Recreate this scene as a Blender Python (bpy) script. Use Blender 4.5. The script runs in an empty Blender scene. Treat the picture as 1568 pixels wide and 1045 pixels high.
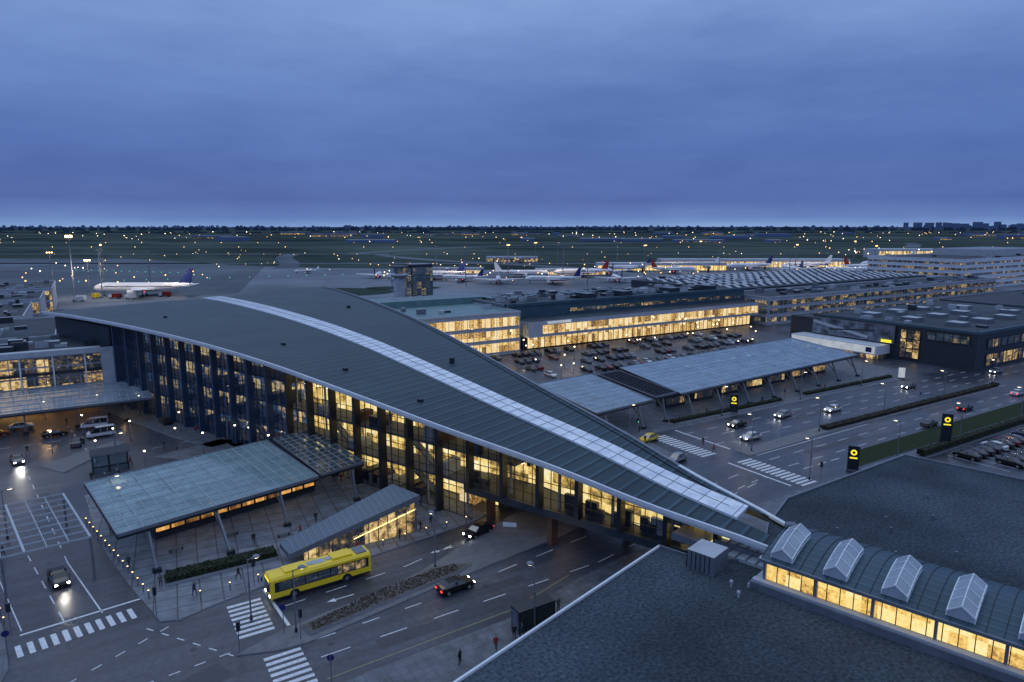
import bpy, bmesh, math, random
from mathutils import Vector, Matrix
random.seed(7)
SC=bpy.context.scene
# ------------------------------------------------------------------ materials
MATS={}
def newmat(name):
    m=bpy.data.materials.new(name);m.use_nodes=True
    nt=m.node_tree;nt.nodes.clear()
    out=nt.nodes.new("ShaderNodeOutputMaterial")
    MATS[name]=m
    return m,nt,out
def N(nt,t,**k):
    n=nt.nodes.new(t)
    for a,b in k.items():
        if a in ("operation","blend_type","data_type","feature","wave_type","bands_direction","noise_dimensions","distribution"): setattr(n,a,b)
        else: n.inputs[a].default_value=b
    return n
def L(nt,a,b): nt.links.new(a,b)
def ramp(nt,stops,interp='LINEAR'):
    r=nt.nodes.new("ShaderNodeValToRGB");r.color_ramp.interpolation=interp
    el=r.color_ramp.elements
    while len(el)<len(stops): el.new(0.5)
    for e,(p,c) in zip(el,stops):
        e.position=p;e.color=(c[0],c[1],c[2],1)
    return r
def mul(nt,a,b):
    mx=nt.nodes.new("ShaderNodeMix");mx.data_type='RGBA';mx.blend_type='MULTIPLY';mx.inputs[0].default_value=1
    L(nt,a,mx.inputs[6]);L(nt,b,mx.inputs[7]);return mx.outputs[2]
def surf(name,c,c2=None,rough=.6,scale=1.,metal=0,bump=0,bscale=None,detail=6,big=0,spec=.5,streak=None):
    m,nt,out=newmat(name)
    p=nt.nodes.new("ShaderNodeBsdfPrincipled")
    p.inputs["Roughness"].default_value=rough;p.inputs["Metallic"].default_value=metal
    p.inputs["Specular IOR Level"].default_value=spec
    tc=nt.nodes.new("ShaderNodeTexCoord");vec=tc.outputs["Object"]
    no=N(nt,"ShaderNodeTexNoise",Scale=scale,Detail=detail,Roughness=.65);L(nt,vec,no.inputs["Vector"])
    c2=c2 or tuple(x*.7 for x in c)
    r=ramp(nt,[(.32,c2),(.68,c)]);L(nt,no.outputs["Fac"],r.inputs[0])
    col=r.outputs[0]
    if streak:
        mp=nt.nodes.new("ShaderNodeMapping");mp.inputs["Scale"].default_value=streak;L(nt,vec,mp.inputs[0])
        n4=N(nt,"ShaderNodeTexNoise",Scale=1.,Detail=5.,Roughness=.7);L(nt,mp.outputs[0],n4.inputs["Vector"])
        r4=ramp(nt,[(.38,(.68,.68,.7)),(.62,(1.18,1.18,1.18))]);L(nt,n4.outputs["Fac"],r4.inputs[0]);col=mul(nt,col,r4.outputs[0])
    if big:
        n2=N(nt,"ShaderNodeTexNoise",Scale=big,Detail=4.);L(nt,vec,n2.inputs["Vector"])
        r2=ramp(nt,[(.35,(.58,.58,.6)),(.65,(1.2,1.2,1.2))]);L(nt,n2.outputs["Fac"],r2.inputs[0])
        col=mul(nt,col,r2.outputs[0])
        mr=nt.nodes.new("ShaderNodeMapRange");mr.inputs[1].default_value=.35;mr.inputs[2].default_value=.65
        mr.inputs[3].default_value=max(.05,rough-.15);mr.inputs[4].default_value=min(1,rough+.12)
        L(nt,n2.outputs["Fac"],mr.inputs[0]);L(nt,mr.outputs[0],p.inputs["Roughness"])
    L(nt,col,p.inputs["Base Color"])
    if bump:
        b=nt.nodes.new("ShaderNodeBump");b.inputs["Strength"].default_value=bump;b.inputs["Distance"].default_value=.05
        n3=N(nt,"ShaderNodeTexNoise",Scale=bscale or scale*3,Detail=4.);L(nt,vec,n3.inputs["Vector"])
        L(nt,n3.outputs["Fac"],b.inputs["Height"]);L(nt,b.outputs[0],p.inputs["Normal"])
    L(nt,p.outputs[0],out.inputs[0]);return m
def emis(name,c,s):
    m,nt,out=newmat(name);e=nt.nodes.new("ShaderNodeEmission");e.inputs[0].default_value=(*c,1);e.inputs[1].default_value=s
    L(nt,e.outputs[0],out.inputs[0]);return m
def tiles(name,c1,c2,mortar,sx,sy,rot=0,rough=.55,msize=.03):
    m,nt,out=newmat(name);p=nt.nodes.new("ShaderNodeBsdfPrincipled");p.inputs["Roughness"].default_value=rough
    tc=nt.nodes.new("ShaderNodeTexCoord");mp=nt.nodes.new("ShaderNodeMapping");mp.inputs["Rotation"].default_value=(0,0,rot);L(nt,tc.outputs["Object"],mp.inputs[0])
    b=nt.nodes.new("ShaderNodeTexBrick");b.offset=0
    b.inputs["Color1"].default_value=(*c1,1);b.inputs["Color2"].default_value=(*c2,1);b.inputs["Mortar"].default_value=(*mortar,1)
    b.inputs["Scale"].default_value=1;b.inputs["Brick Width"].default_value=sx;b.inputs["Row Height"].default_value=sy;b.inputs["Mortar Size"].default_value=msize
    L(nt,mp.outputs[0],b.inputs[0])
    no=N(nt,"ShaderNodeTexNoise",Scale=.6,Detail=8.);L(nt,tc.outputs["Object"],no.inputs["Vector"])
    r=ramp(nt,[(.3,(.6,.6,.6)),(.7,(1.2,1.2,1.2))]);L(nt,no.outputs["Fac"],r.inputs[0])
    L(nt,mul(nt,b.outputs[0],r.outputs[0]),p.inputs["Base Color"]);L(nt,p.outputs[0],out.inputs[0]);return m
def lit(name,stops,strength,cell=(1.6,1.6,3.2),gloss=.25,noise=1.2):
    """lit window: emission varying room by room plus a reflecting pane"""
    m,nt,out=newmat(name)
    g=nt.nodes.new("ShaderNodeNewGeometry")
    dv=nt.nodes.new("ShaderNodeVectorMath");dv.operation='DIVIDE';dv.inputs[1].default_value=cell;L(nt,g.outputs["Position"],dv.inputs[0])
    fl=nt.nodes.new("ShaderNodeVectorMath");fl.operation='FLOOR';L(nt,dv.outputs[0],fl.inputs[0])
    wn=nt.nodes.new("ShaderNodeTexWhiteNoise");L(nt,fl.outputs[0],wn.inputs["Vector"])
    no=N(nt,"ShaderNodeTexNoise",Scale=noise,Detail=5.,Roughness=.7);L(nt,g.outputs["Position"],no.inputs["Vector"])
    ad=nt.nodes.new("ShaderNodeMath");ad.operation='MULTIPLY_ADD';ad.inputs[1].default_value=.55;L(nt,wn.outputs[0],ad.inputs[0])
    mm=nt.nodes.new("ShaderNodeMath");mm.operation='MULTIPLY_ADD';mm.inputs[1].default_value=1.4;mm.inputs[2].default_value=-.45
    L(nt,no.outputs["Fac"],mm.inputs[0]);L(nt,mm.outputs[0],ad.inputs[2])
    r=ramp(nt,stops);L(nt,ad.outputs[0],r.inputs[0])
    e=nt.nodes.new("ShaderNodeEmission");e.inputs[1].default_value=strength;L(nt,r.outputs[0],e.inputs[0])
    if gloss is None:
        L(nt,e.outputs[0],out.inputs[0]);return m
    gl=nt.nodes.new("ShaderNodeBsdfGlossy");gl.inputs["Roughness"].default_value=.05;gl.inputs[0].default_value=(.7,.8,.9,1)
    lw=nt.nodes.new("ShaderNodeFresnel");lw.inputs[0].default_value=1.5
    ma=nt.nodes.new("ShaderNodeMath");ma.operation='ADD';ma.inputs[1].default_value=gloss*.4;L(nt,lw.outputs[0],ma.inputs[0])
    add=nt.nodes.new("ShaderNodeMixShader");L(nt,ma.outputs[0],add.inputs[0]);L(nt,e.outputs[0],add.inputs[1]);L(nt,gl.outputs[0],add.inputs[2])
    L(nt,add.outputs[0],out.inputs[0]);return m
def glass(name,tint,trans,rough=.06,diff=(.1,.15,.18)):
    m,nt,out=newmat(name)
    t=nt.nodes.new("ShaderNodeBsdfTransparent");t.inputs[0].default_value=(*tint,1)
    p=nt.nodes.new("ShaderNodeBsdfPrincipled");p.inputs["Base Color"].default_value=(*diff,1);p.inputs["Roughness"].default_value=rough;p.inputs["Specular IOR Level"].default_value=1.
    tc=nt.nodes.new("ShaderNodeTexCoord");no=N(nt,"ShaderNodeTexNoise",Scale=.35,Detail=5.);L(nt,tc.outputs["Object"],no.inputs["Vector"])
    mr=nt.nodes.new("ShaderNodeMapRange");mr.inputs[1].default_value=.3;mr.inputs[2].default_value=.7;mr.inputs[3].default_value=max(0,1-trans-.12);mr.inputs[4].default_value=min(1,1-trans+.12)
    L(nt,no.outputs["Fac"],mr.inputs[0])
    x=nt.nodes.new("ShaderNodeMixShader");L(nt,mr.outputs[0],x.inputs[0]);L(nt,t.outputs[0],x.inputs[1]);L(nt,p.outputs[0],x.inputs[2]);L(nt,x.outputs[0],out.inputs[0]);return m
def seamed(name,c,c2,direction,spacing,rough=.45,metal=.2,amp=.75,spec=.5,hi=1.45):
    m,nt,out=newmat(name);p=nt.nodes.new("ShaderNodeBsdfPrincipled");p.inputs["Roughness"].default_value=rough;p.inputs["Metallic"].default_value=metal;p.inputs["Specular IOR Level"].default_value=spec
    g=nt.nodes.new("ShaderNodeTexCoord")
    d=nt.nodes.new("ShaderNodeVectorMath");d.operation='DOT_PRODUCT';d.inputs[1].default_value=(direction[0]/spacing,direction[1]/spacing,0);L(nt,g.outputs["Object"],d.inputs[0])
    fr=nt.nodes.new("ShaderNodeMath");fr.operation='FRACT';L(nt,d.outputs["Value"],fr.inputs[0])
    r=ramp(nt,[(0,(hi,)*3),(.14,(hi,)*3),(.18,(1,)*3),(.78,(1,)*3),(.84,(amp,)*3),(1,(amp,)*3)]);L(nt,fr.outputs[0],r.inputs[0])
    no=N(nt,"ShaderNodeTexNoise",Scale=.12,Detail=7.,Roughness=.6);L(nt,g.outputs["Object"],no.inputs["Vector"])
    r2=ramp(nt,[(.3,c2),(.7,c)]);L(nt,no.outputs["Fac"],r2.inputs[0])
    L(nt,mul(nt,r2.outputs[0],r.outputs[0]),p.inputs["Base Color"]);L(nt,p.outputs[0],out.inputs[0]);return m

E_DIR=(-.365,.931);N_DIR=(.931,.365)
surf("asphalt",(.06,.074,.105),(.03,.038,.058),rough=.42,scale=1.5,big=.07,bump=.15,bscale=12,streak=(.03,.55,1))
surf("asphalt_patch",(.05,.058,.078),(.028,.034,.048),rough=.6,scale=2.5)
surf("airfield_asphalt",(.135,.165,.2),(.095,.12,.15),rough=.9,scale=.02,big=.004,spec=.05)
surf("apron_concrete",(.18,.215,.265),(.12,.15,.195),rough=.8,scale=.03,big=.008,spec=.1)
surf("airfield_grass_haze",(.085,.115,.1),(.04,.06,.062),rough=1,scale=.003,big=.0009,spec=.0,streak=(.004,.0012,1))  # grass colour shifted blue-grey, painting distance haze into the ground
surf("grass",(.03,.046,.024),(.017,.027,.015),rough=1,scale=2,spec=.1)
tiles("paving",(.16,.19,.24),(.13,.155,.2),(.05,.06,.078),2.4,2.4,rot=.1,msize=.09)
tiles("paving_fine",(.11,.135,.17),(.09,.108,.14),(.055,.065,.082),1.,1.)
surf("kerb",(.3,.33,.38),scale=3,rough=.8)
surf("paint",(.74,.79,.86),(.38,.42,.48),scale=3.5,rough=.6,detail=10)
surf("paint_yellow",(.34,.32,.14),(.2,.19,.1),scale=2.5,rough=.6)
seamed("roof_metal",(.026,.056,.075),(.013,.034,.05),E_DIR,2.1,amp=.42,rough=.5,metal=0,spec=.25,hi=1.9)
surf("white_metal",(.66,.72,.8),(.54,.6,.68),rough=.35,scale=.5)
surf("strip_metal",(.85,.9,.97),(.5,.59,.7),rough=.3,scale=.6)
surf("dark_metal",(.012,.02,.034),rough=.4,scale=1)
surf("fin_blue",(.025,.06,.13),(.015,.04,.09),rough=.35,scale=1)
surf("dark_wall",(.022,.036,.055),(.014,.024,.038),rough=.5,scale=.3)
surf("blue_wall",(.04,.1,.145),(.028,.07,.1),rough=.4,scale=.3)
surf("grey_metal",(.17,.2,.25),(.12,.145,.185),rough=.4,scale=.8,metal=.2)
surf("light_wall",(.4,.45,.52),(.3,.345,.41),rough=.6,scale=.4)
surf("concrete",(.15,.165,.19),(.1,.11,.13),rough=.8,scale=.8)
surf("brown_wall",(.12,.06,.04),(.07,.035,.025),rough=.8,scale=.8)
surf("roof_felt",(.085,.115,.145),(.018,.027,.038),rough=.95,scale=3.,big=.07,bump=.6,bscale=7,spec=.1,detail=10)
surf("roof_dark",(.05,.068,.092),(.026,.038,.055),rough=.8,scale=.15,big=.03,spec=.3)
surf("roof_teal",(.12,.22,.24),(.08,.16,.18),rough=.4,scale=.3)
seamed("roof_blue",(.035,.08,.115),(.025,.058,.085),(.966,.26),.9)
seamed("roof_blue2",(.05,.095,.15),(.038,.075,.12),(1,0),.8)
surf("gravel_bed",(.15,.14,.14),(.04,.04,.04),scale=3.5,rough=1,bump=1,bscale=6)
surf("leaf",(.05,.075,.028),(.025,.038,.016),scale=5,rough=.8)
surf("leaf_red",(.06,.04,.028),(.035,.027,.02),scale=5,rough=.8)
surf("leaf_dark",(.015,.02,.014),scale=3,rough=1)
surf("tree_haze",(.05,.075,.12),(.035,.055,.095),scale=.01,rough=1,spec=0)  # distance haze put into the tree line's base colour
surf("haze_wall",(.12,.18,.32),(.09,.14,.26),scale=.01,rough=1,spec=0)  # far silhouettes, blue haze painted into the base colour
surf("tyre",(.015,.015,.016),rough=.9)
surf("bus_yellow",(.9,.66,.03),(.8,.58,.03),rough=.3,scale=.3)
surf("skin",(.55,.36,.27),rough=.5)
surf("hair",(.04,.025,.015),rough=.7)
for nm,c in dict(jacket_black=(.02,.02,.025),jacket_blue=(.03,.05,.1),jacket_grey=(.12,.12,.13),jacket_red=(.3,.03,.03),trousers=(.02,.025,.04),shoe=(.01,.01,.01)).items(): surf(nm,c,rough=.8,scale=8)
for nm,c in dict(car_black=(.012,.013,.016),car_grey=(.08,.09,.105),car_white=(.6,.63,.68),car_silver=(.27,.3,.34),car_blue=(.02,.04,.09),car_red=(.16,.015,.015),car_yellow=(.7,.5,.03)).items(): surf(nm,c,tuple(x*.92 for x in c),rough=.25,scale=.5,metal=.15)
surf("car_glass",(.012,.018,.025),rough=.05,spec=1.)
surf("plane_white",(.8,.82,.86),(.7,.72,.76),rough=.35,scale=.1)
surf("plane_blue",(.015,.03,.16),rough=.3)
surf("plane_red",(.4,.03,.02),rough=.3)
surf("poster_dark",(.2,.25,.33),(.012,.018,.03),rough=.4,scale=.35,detail=3)
emis("headlight",(1,.95,.85),22);emis("taillight",(1,.03,.02),5);emis("lamp_glow",(1,.8,.5),10);emis("lamp_amber",(1,.6,.2),7);emis("mast_lamp",(1,.62,.25),16)
emis("light_amber",(1,.6,.2),3.6);emis("light_green",(.1,1,.45),2.2);emis("light_white",(1,.88,.65),4.5);emis("light_red",(1,.06,.04),3)
emis("sign_glow",(1,.82,.05),1.1);emis("ceiling_light",(1,.85,.6),6)
WARM=[(.1,(.03,.02,.01)),(.32,(.28,.15,.04)),(.5,(.85,.53,.17)),(.72,(1,.76,.38)),(.95,(1,.92,.68))]
lit("hall_light",[(.0,(.02,.02,.025)),(.24,(.16,.11,.04)),(.4,(.5,.33,.09)),(.56,(.93,.67,.22)),(.78,(1,.85,.42)),(1,(1,.97,.78))],1.2,cell=(2.2,2.2,2.1),gloss=None,noise=.9)
lit("hall_dim_refl",[(.0,(.015,.04,.09)),(.44,(.04,.085,.17)),(.56,(.12,.12,.12)),(.72,(.75,.47,.17)),(1,(1,.87,.55))],1.1,cell=(2.2,2.2,2.3),gloss=None,noise=.9)  # few warm rooms; the blue glow is painted sky reflection
lit("win_warm",WARM,1.1,noise=2.)
lit("win_dim",[(.3,(.008,.012,.02)),(.5,(.06,.05,.04)),(.68,(.45,.28,.09)),(.9,(1,.75,.35))],1.,cell=(2.2,2.2,3))
lit("win_few",[(.3,(.012,.02,.035)),(.6,(.03,.04,.055)),(.78,(.3,.2,.09)),(.95,(1,.75,.35))],.8,cell=(3.2,3.2,3))
lit("win_blue",[(.3,(.01,.02,.035)),(.6,(.03,.05,.08)),(.8,(.15,.13,.09)),(1,(.6,.45,.2))],.9,cell=(2.2,2.2,3),gloss=.5)
lit("win_orange",[(.2,(.06,.025,.005)),(.5,(.45,.2,.04)),(.8,(1,.5,.12)),(1,(1,.7,.3))],1.,cell=(2.5,2.5,3))
lit("win_bright",[(.1,(.3,.16,.04)),(.35,(.8,.5,.13)),(.6,(1,.72,.25)),(1,(1,.87,.48))],1.15,cell=(1.3,1.3,3),gloss=.1,noise=2.6)
lit("board_white",[(.0,(.5,.56,.66)),(1,(.75,.82,.92))],.65,gloss=.05)
glass("facade_glass",(.97,.96,.94),.82,diff=(.03,.05,.09))
glass("facade_glass_blue",(.8,.9,1.),.5,rough=.03,diff=(.03,.08,.18))  # blue base colour stands in for sky reflected in the panes
glass("canopy_glass",(.72,.86,.9),.42,rough=.1,diff=(.27,.42,.48))
glass("canopy_glass_b",(.7,.85,.92),.3,rough=.12,diff=(.29,.41,.53))
glass("canopy_clear",(.75,.85,.9),.65,rough=.1,diff=(.15,.22,.25))
glass("lantern_glass",(.85,.9,.95),.4,rough=.2,diff=(.42,.5,.6))

# ------------------------------------------------------------------ mesh builder
class MB:
    def __init__(s): s.v=[];s.f=[];s.m=[];s.names=[]
    def mi(s,n):
        if n not in s.names: s.names.append(n)
        return s.names.index(n)
    def face(s,pts,mat):
        b=len(s.v);s.v+= [tuple(p) for p in pts];s.f.append(tuple(range(b,b+len(pts))));s.m.append(s.mi(mat))
    def prism(s,poly,z0,z1,mat,top=None,bottom=True):
        a=sum(poly[i][0]*poly[(i+1)%len(poly)][1]-poly[(i+1)%len(poly)][0]*poly[i][1] for i in range(len(poly)))
        if a<0: poly=poly[::-1]
        zz0=z0 if isinstance(z0,(list,tuple)) else [z0]*len(poly)
        zz1=z1 if isinstance(z1,(list,tuple)) else [z1]*len(poly)
        if a<0: zz0=zz0[::-1];zz1=zz1[::-1]
        n=len(poly);b=len(s.v)
        s.v+=[(p[0],p[1],z) for p,z in zip(poly,zz0)]+[(p[0],p[1],z) for p,z in zip(poly,zz1)]
        s.f.append(tuple(range(b+n,b+2*n)));s.m.append(s.mi(top or mat))
        if bottom: s.f.append(tuple(range(b+n-1,b-1,-1)));s.m.append(s.mi(mat))
        for i in range(n):
            j=(i+1)%n;s.f.append((b+i,b+j,b+n+j,b+n+i));s.m.append(s.mi(mat))
    def box(s,x0,x1,y0,y1,z0,z1,mat,top=None): s.prism([(x0,y0),(x1,y0),(x1,y1),(x0,y1)],z0,z1,mat,top)
    def obox(s,o,u,a0,a1,b0,b1,z0,z1,mat,top=None):
        """oriented box: a along u, b along the left normal of u"""
        l=math.hypot(*u);u=(u[0]/l,u[1]/l);n=(-u[1],u[0])
        P=lambda a,b:(o[0]+a*u[0]+b*n[0],o[1]+a*u[1]+b*n[1])
        s.prism([P(a0,b0),P(a1,b0),P(a1,b1),P(a0,b1)],z0,z1,mat,top)
    def beam(s,p,q,w,h,mat):
        p=Vector(p);q=Vector(q);d=(q-p).normalized()
        up=Vector((0,0,1)) if abs(d.z)<.95 else Vector((0,1,0))
        a=d.cross(up).normalized()*w/2;c=a.cross(d).normalized()*h/2
        r=[-a-c,a-c,a+c,-a+c];b=len(s.v)
        s.v+=[tuple(p+x) for x in r]+[tuple(q+x) for x in r];k=s.mi(mat)
        for f in ((3,2,1,0),(4,5,6,7),(0,1,5,4),(1,2,6,5),(2,3,7,6),(3,0,4,7)): s.f.append(tuple(b+i for i in f));s.m.append(k)
    def cyl(s,p,q,r0,r1,mat,n=8,cap=True):
        p=Vector(p);q=Vector(q);d=(q-p).normalized();up=Vector((0,0,1)) if abs(d.z)<.95 else Vector((0,1,0))
        a=d.cross(up).normalized();c=a.cross(d);b=len(s.v);k=s.mi(mat)
        for (o,r) in ((p,r0),(q,r1)):
            for i in range(n):
                t=2*math.pi*i/n;s.v.append(tuple(o+a*math.cos(t)*r+c*math.sin(t)*r))
        for i in range(n):
            j=(i+1)%n;s.f.append((b+i,b+j,b+n+j,b+n+i));s.m.append(k)
        if cap:
            s.f.append(tuple(b+i for i in range(n-1,-1,-1)));s.m.append(k);s.f.append(tuple(b+n+i for i in range(n)));s.m.append(k)
    def ball(s,c,r,mat,n=8,sz=1.):
        b=len(s.v);k=s.mi(mat);R=max(3,n//2)
        s.v.append((c[0],c[1],c[2]-r*sz))
        for i in range(1,R):
            ph=-math.pi/2+math.pi*i/R
            for j in range(n):
                t=2*math.pi*j/n;s.v.append((c[0]+r*math.cos(ph)*math.cos(t),c[1]+r*math.cos(ph)*math.sin(t),c[2]+r*sz*math.sin(ph)))
        s.v.append((c[0],c[1],c[2]+r*sz));e=len(s.v)-1
        for j in range(n):
            j2=(j+1)%n
            s.f.append((b,b+1+j2,b+1+j));s.m.append(k)
            for i in range(R-2):
                o=b+1+i*n;s.f.append((o+j,o+j2,o+n+j2,o+n+j));s.m.append(k)
            o=b+1+(R-2)*n;s.f.append((o+j,o+j2,e));s.m.append(k)
    def loft(s,rings,matf,cap=None):
        b=len(s.v);n=len(rings[0])
        for r in rings: s.v+=[tuple(p) for p in r]
        for i in range(len(rings)-1):
            for j in range(n):
                j2=(j+1)%n;s.f.append((b+i*n+j,b+i*n+j2,b+(i+1)*n+j2,b+(i+1)*n+j));s.m.append(s.mi(matf(i,j)))
        if cap:
            s.f.append(tuple(b+j for j in range(n-1,-1,-1)));s.m.append(s.mi(cap))
            o=b+(len(rings)-1)*n;s.f.append(tuple(o+j for j in range(n)));s.m.append(s.mi(cap))
    def mesh(s,name,smooth=False):
        me=bpy.data.meshes.new(name);me.from_pydata(s.v,[],s.f)
        for n in s.names: me.materials.append(MATS[n])
        me.polygons.foreach_set("material_index",s.m)
        if smooth: me.polygons.foreach_set("use_smooth",[True]*len(s.f))
        me.update();return me
    def obj(s,name,parent=None,smooth=False):
        o=bpy.data.objects.new(name,s.mesh(name,smooth));SC.collection.objects.link(o)
        if parent: o.parent=parent
        return o
def empty(name):
    e=bpy.data.objects.new(name,None);SC.collection.objects.link(e);e.empty_display_size=.1;return e
def inst(name,me,loc,rz=0,sc=1):
    o=bpy.data.objects.new(name,me);o.location=loc;o.rotation_euler=(0,0,rz);o.scale=(sc,sc,sc);SC.collection.objects.link(o);return o
def facade(mb,p0,p1,z0,z1,cols,rows,frame,gl,fw=.18,fd=.15,hw=None):
    """framed glazing between p0 and p1, facing the right-hand side of p0->p1"""
    L_=math.hypot(p1[0]-p0[0],p1[1]-p0[1]);u=((p1[0]-p0[0])/L_,(p1[1]-p0[1])/L_)
    o=p0;n=(-u[1],u[0]);hw=hw or fw
    P=lambda a,b,z:(o[0]+a*u[0]+b*n[0],o[1]+a*u[1]+b*n[1],z)
    mb.face([P(0,-.02,z0),P(L_,-.02,z0),P(L_,-.02,z1),P(0,-.02,z1)],gl)
    for i in range(cols+1):
        a=L_*i/cols;mb.obox(o,u,a-fw/2,a+fw/2,-fd-.02,-.03,z0,z1,frame)
    for j in range(rows+1):
        z=z0+(z1-z0)*j/rows;mb.obox(o,u,-fw/2,L_+fw/2,-fd+.01,-.035,z-hw/2,z+hw/2,frame)
# airfield frame: D metres out from the terminal side, Lt metres across
def AF(D,Lt): return (D*.53+Lt*.848,D*.848-Lt*.53)

# ------------------------------------------------------------------ ground
g=MB();R=30000
g.face([(-R,-R,-.12),(R,-R,-.12),(R,R,-.12),(-R,R,-.12)],"airfield_grass_haze");g.obj("ground")
g=MB();g.face([(-160,-120,0),(520,-120,0),(520,250,0),(-160,330,0)],"asphalt");g.obj("road")
g=MB()
def strip(pts,z,mat): g.face([(*AF(*p),z) for p in pts],mat)
strip([(235,-600),(235,1200),(700,1200),(700,240),(660,120),(670,-60),(700,-200),(740,-300),(740,-600)],-.05,"apron_concrete")
strip([(330,-420),(330,-280),(420,-170),(720,-260),(900,-500),(900,-1500),(330,-1500)],-.03,"airfield_asphalt")
for D0,D1,La,Lb in [(775,792,-1400,1600),(1035,1058,-2500,2500),(1350,1365,-2500,600),(1730,1765,-4000,4000),(2510,2550,-4000,4000)]:
    strip([(D0,La),(D0,Lb),(D1,Lb),(D1,La)],-.03,"airfield_asphalt")
def taxi(pts,w,z=-.01):
    n=24;P=[]
    for i in range(n+1):
        t=i/n;a,b,c,d=pts;P.append(tuple((1-t)**3*a[k]+3*(1-t)**2*t*b[k]+3*(1-t)*t*t*c[k]+t**3*d[k] for k in (0,1)))
    for i in range(n):
        a,b=P[i],P[i+1];dx,dy=b[0]-a[0],b[1]-a[1];l=math.hypot(dx,dy);px,py=-dy/l*w,dx/l*w
        strip([(a[0]+px,a[1]+py),(b[0]+px,b[1]+py),(b[0]-px,b[1]-py),(a[0]-px,a[1]-py)],z,"airfield_asphalt")
taxi([(690,-230),(820,-250),(900,-320),(1045,-330)],11);taxi([(690,60),(760,40),(850,-150),(1045,-200)],11);taxi([(780,500),(900,520),(950,800),(1045,900)],11)
taxi([(1050,-250),(1250,-180),(1500,-100),(1740,300)],14);taxi([(1050,600),(1250,700),(1500,900),(1740,1000)],14);taxi([(780,-700),(900,-760),(950,-900),(1045,-1200)],11)
for D in (480,540,600,655):
    strip([(D,-550),(D,600),(D+.5,600),(D+.5,-550)],.0,"paint_yellow")
g.obj("airfield_pavement")
g=MB()
def disc(D,Lt,a,b): g.face([(*AF(D+b*math.sin(k*.2618),Lt+a*math.cos(k*.2618)),.0) for k in range(24)],"airfield_grass_haze")
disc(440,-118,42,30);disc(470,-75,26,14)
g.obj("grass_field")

def raised(name,poly,mat="paving",h=.13):
    m=MB();m.prism(poly,-.02,h,"kerb",top=mat);return m.obj(name)
def fp(t,w): return (43.6+t*E_DIR[0]+w*N_DIR[0],85+t*E_DIR[1]+w*N_DIR[1])
raised("pavement",[(3.6,77.2),(5.5,76.4),(9,77.6),(14.4,78.8),(27.3,79.1),(44,81.4),(47,82.5),fp(-1,3),fp(42,3),(14,128),(2,128),(-3,122),(-2,108),(-.8,98),(1.6,86),(3,80)])
raised("pavement",[fp(58,2),fp(112,2),fp(112,-5),fp(70,-6),fp(58,-5)],"paving_fine")
raised("pavement",[(8,46),(8,56.3),(20,57.2),(37,57.8),(47,60.5),(56,62),(80,63.6),(108,64.2),(108,55),(60,50)],"paving_fine")
raised("pavement",[(84,87),(90,86.5),(92,98),(96,99.2),(192,99.6),(202,106),(202,137),(98,137),(80,118),(76,100)],"paving_fine")
raised("pavement",[(-9.5,76),(-10.5,84),(-14,100),(-20,135),(-60,135),(-60,60),(-12,64)],"paving_fine")
raised("pavement",[(8,137),(14,131),(30,133),fp(44,-2),fp(50,-3),(20,142)],"paving_fine")
raised("traffic_island",[(9.4,66.6),(13,65.3),(16,65),(35,68.4),(53,71.2),(74,76.8),(74,79.5),(60,80.5),(50,80.4),(33,72.7),(27,70.6),(14.3,68.6)],"concrete")
m=MB();m.prism([(16.6,66),(35,69.2),(38,70.3),(33.5,71.9),(27,69.9),(16.2,67.9)],.12,.4,"kerb",top="gravel_bed");
for i in range(1500):
    a=random.random();x=17+a*19;y=66.3+a*3.4+random.random()*(1.5+.9*math.sin(a*3))
    r=random.uniform(.05,.13);m.ball((x,y,.4),r,random.choice(["gravel_bed","leaf_dark","leaf_red","leaf_red"]),n=5)
m.obj("planting_bed")
raised("traffic_island",[(101.5,79.3),(118,79.8),(125,80.5),(205,80.5),(205,83.6),(125,83.6),(101.5,82.6)],"concrete")
raised("traffic_island",[(-9.5,142),(-6,136),(4,150),(2,152)],"concrete")
raised("grass_verge",[(112,65.3),(270,65.3),(270,70.6),(118,70.6)],"grass",.11)
raised("grass_verge",[(112,61.4),(300,61.4),(300,64.6),(112,64.6)],"paving_fine",.11)
g=MB()
def mk(x0,x1,y0,y1,mat="paint",z=.006): g.face([(x0,y0,z),(x1,y0,z),(x1,y1,z),(x0,y1,z)],mat)
def mline(p,q,w,dash=None,gap=0,mat="paint",z=.006):
    dx,dy=q[0]-p[0],q[1]-p[1];l=math.hypot(dx,dy);ux,uy=dx/l,dy/l;nx,ny=-uy*w/2,ux*w/2;a=0
    while a<l:
        b=min(l,a+(dash or l))
        A=(p[0]+ux*a,p[1]+uy*a);B=(p[0]+ux*b,p[1]+uy*b)
        g.face([(A[0]-nx,A[1]-ny,z),(B[0]-nx,B[1]-ny,z),(B[0]+nx,B[1]+ny,z),(A[0]+nx,A[1]+ny,z)],mat);a=b+gap
for y in [57.6+.95*i for i in range(8)]: mk(11.6,15.2,y,y+.5)
for y in [69.4+.95*i for i in range(8)]: mk(10.2,13.8,y,y+.5)
for i in range(11):
    x=-8.9+1.0*i;y=77.7+.17*i;g.face([(x,y,.006),(x+.5,y+.1,.006),(x+.05,y+2.5,.006),(x-.45,y+2.4,.006)],"paint")
for y in [64.9+1.0*i for i in range(14)]: mk(96.8,100.6,y,y+.55)
for y in [83.6+1.0*i for i in range(14)]: mk(93.6,97.4,y,y+.55)
mline((16.5,62),(52,62.6),.14,3,3.2);mline((17,65.2),(34,66),.14,2,3);mline((52,62.6),(95,70.5),.14,3,3.2);mline((40,67.2),(95,74.5),.14,3,3.2)
mline((16,58.4),(37,59.2),.1,mat="paint_yellow");mline((37,59.2),(47,62),.1,mat="paint_yellow")
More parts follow.
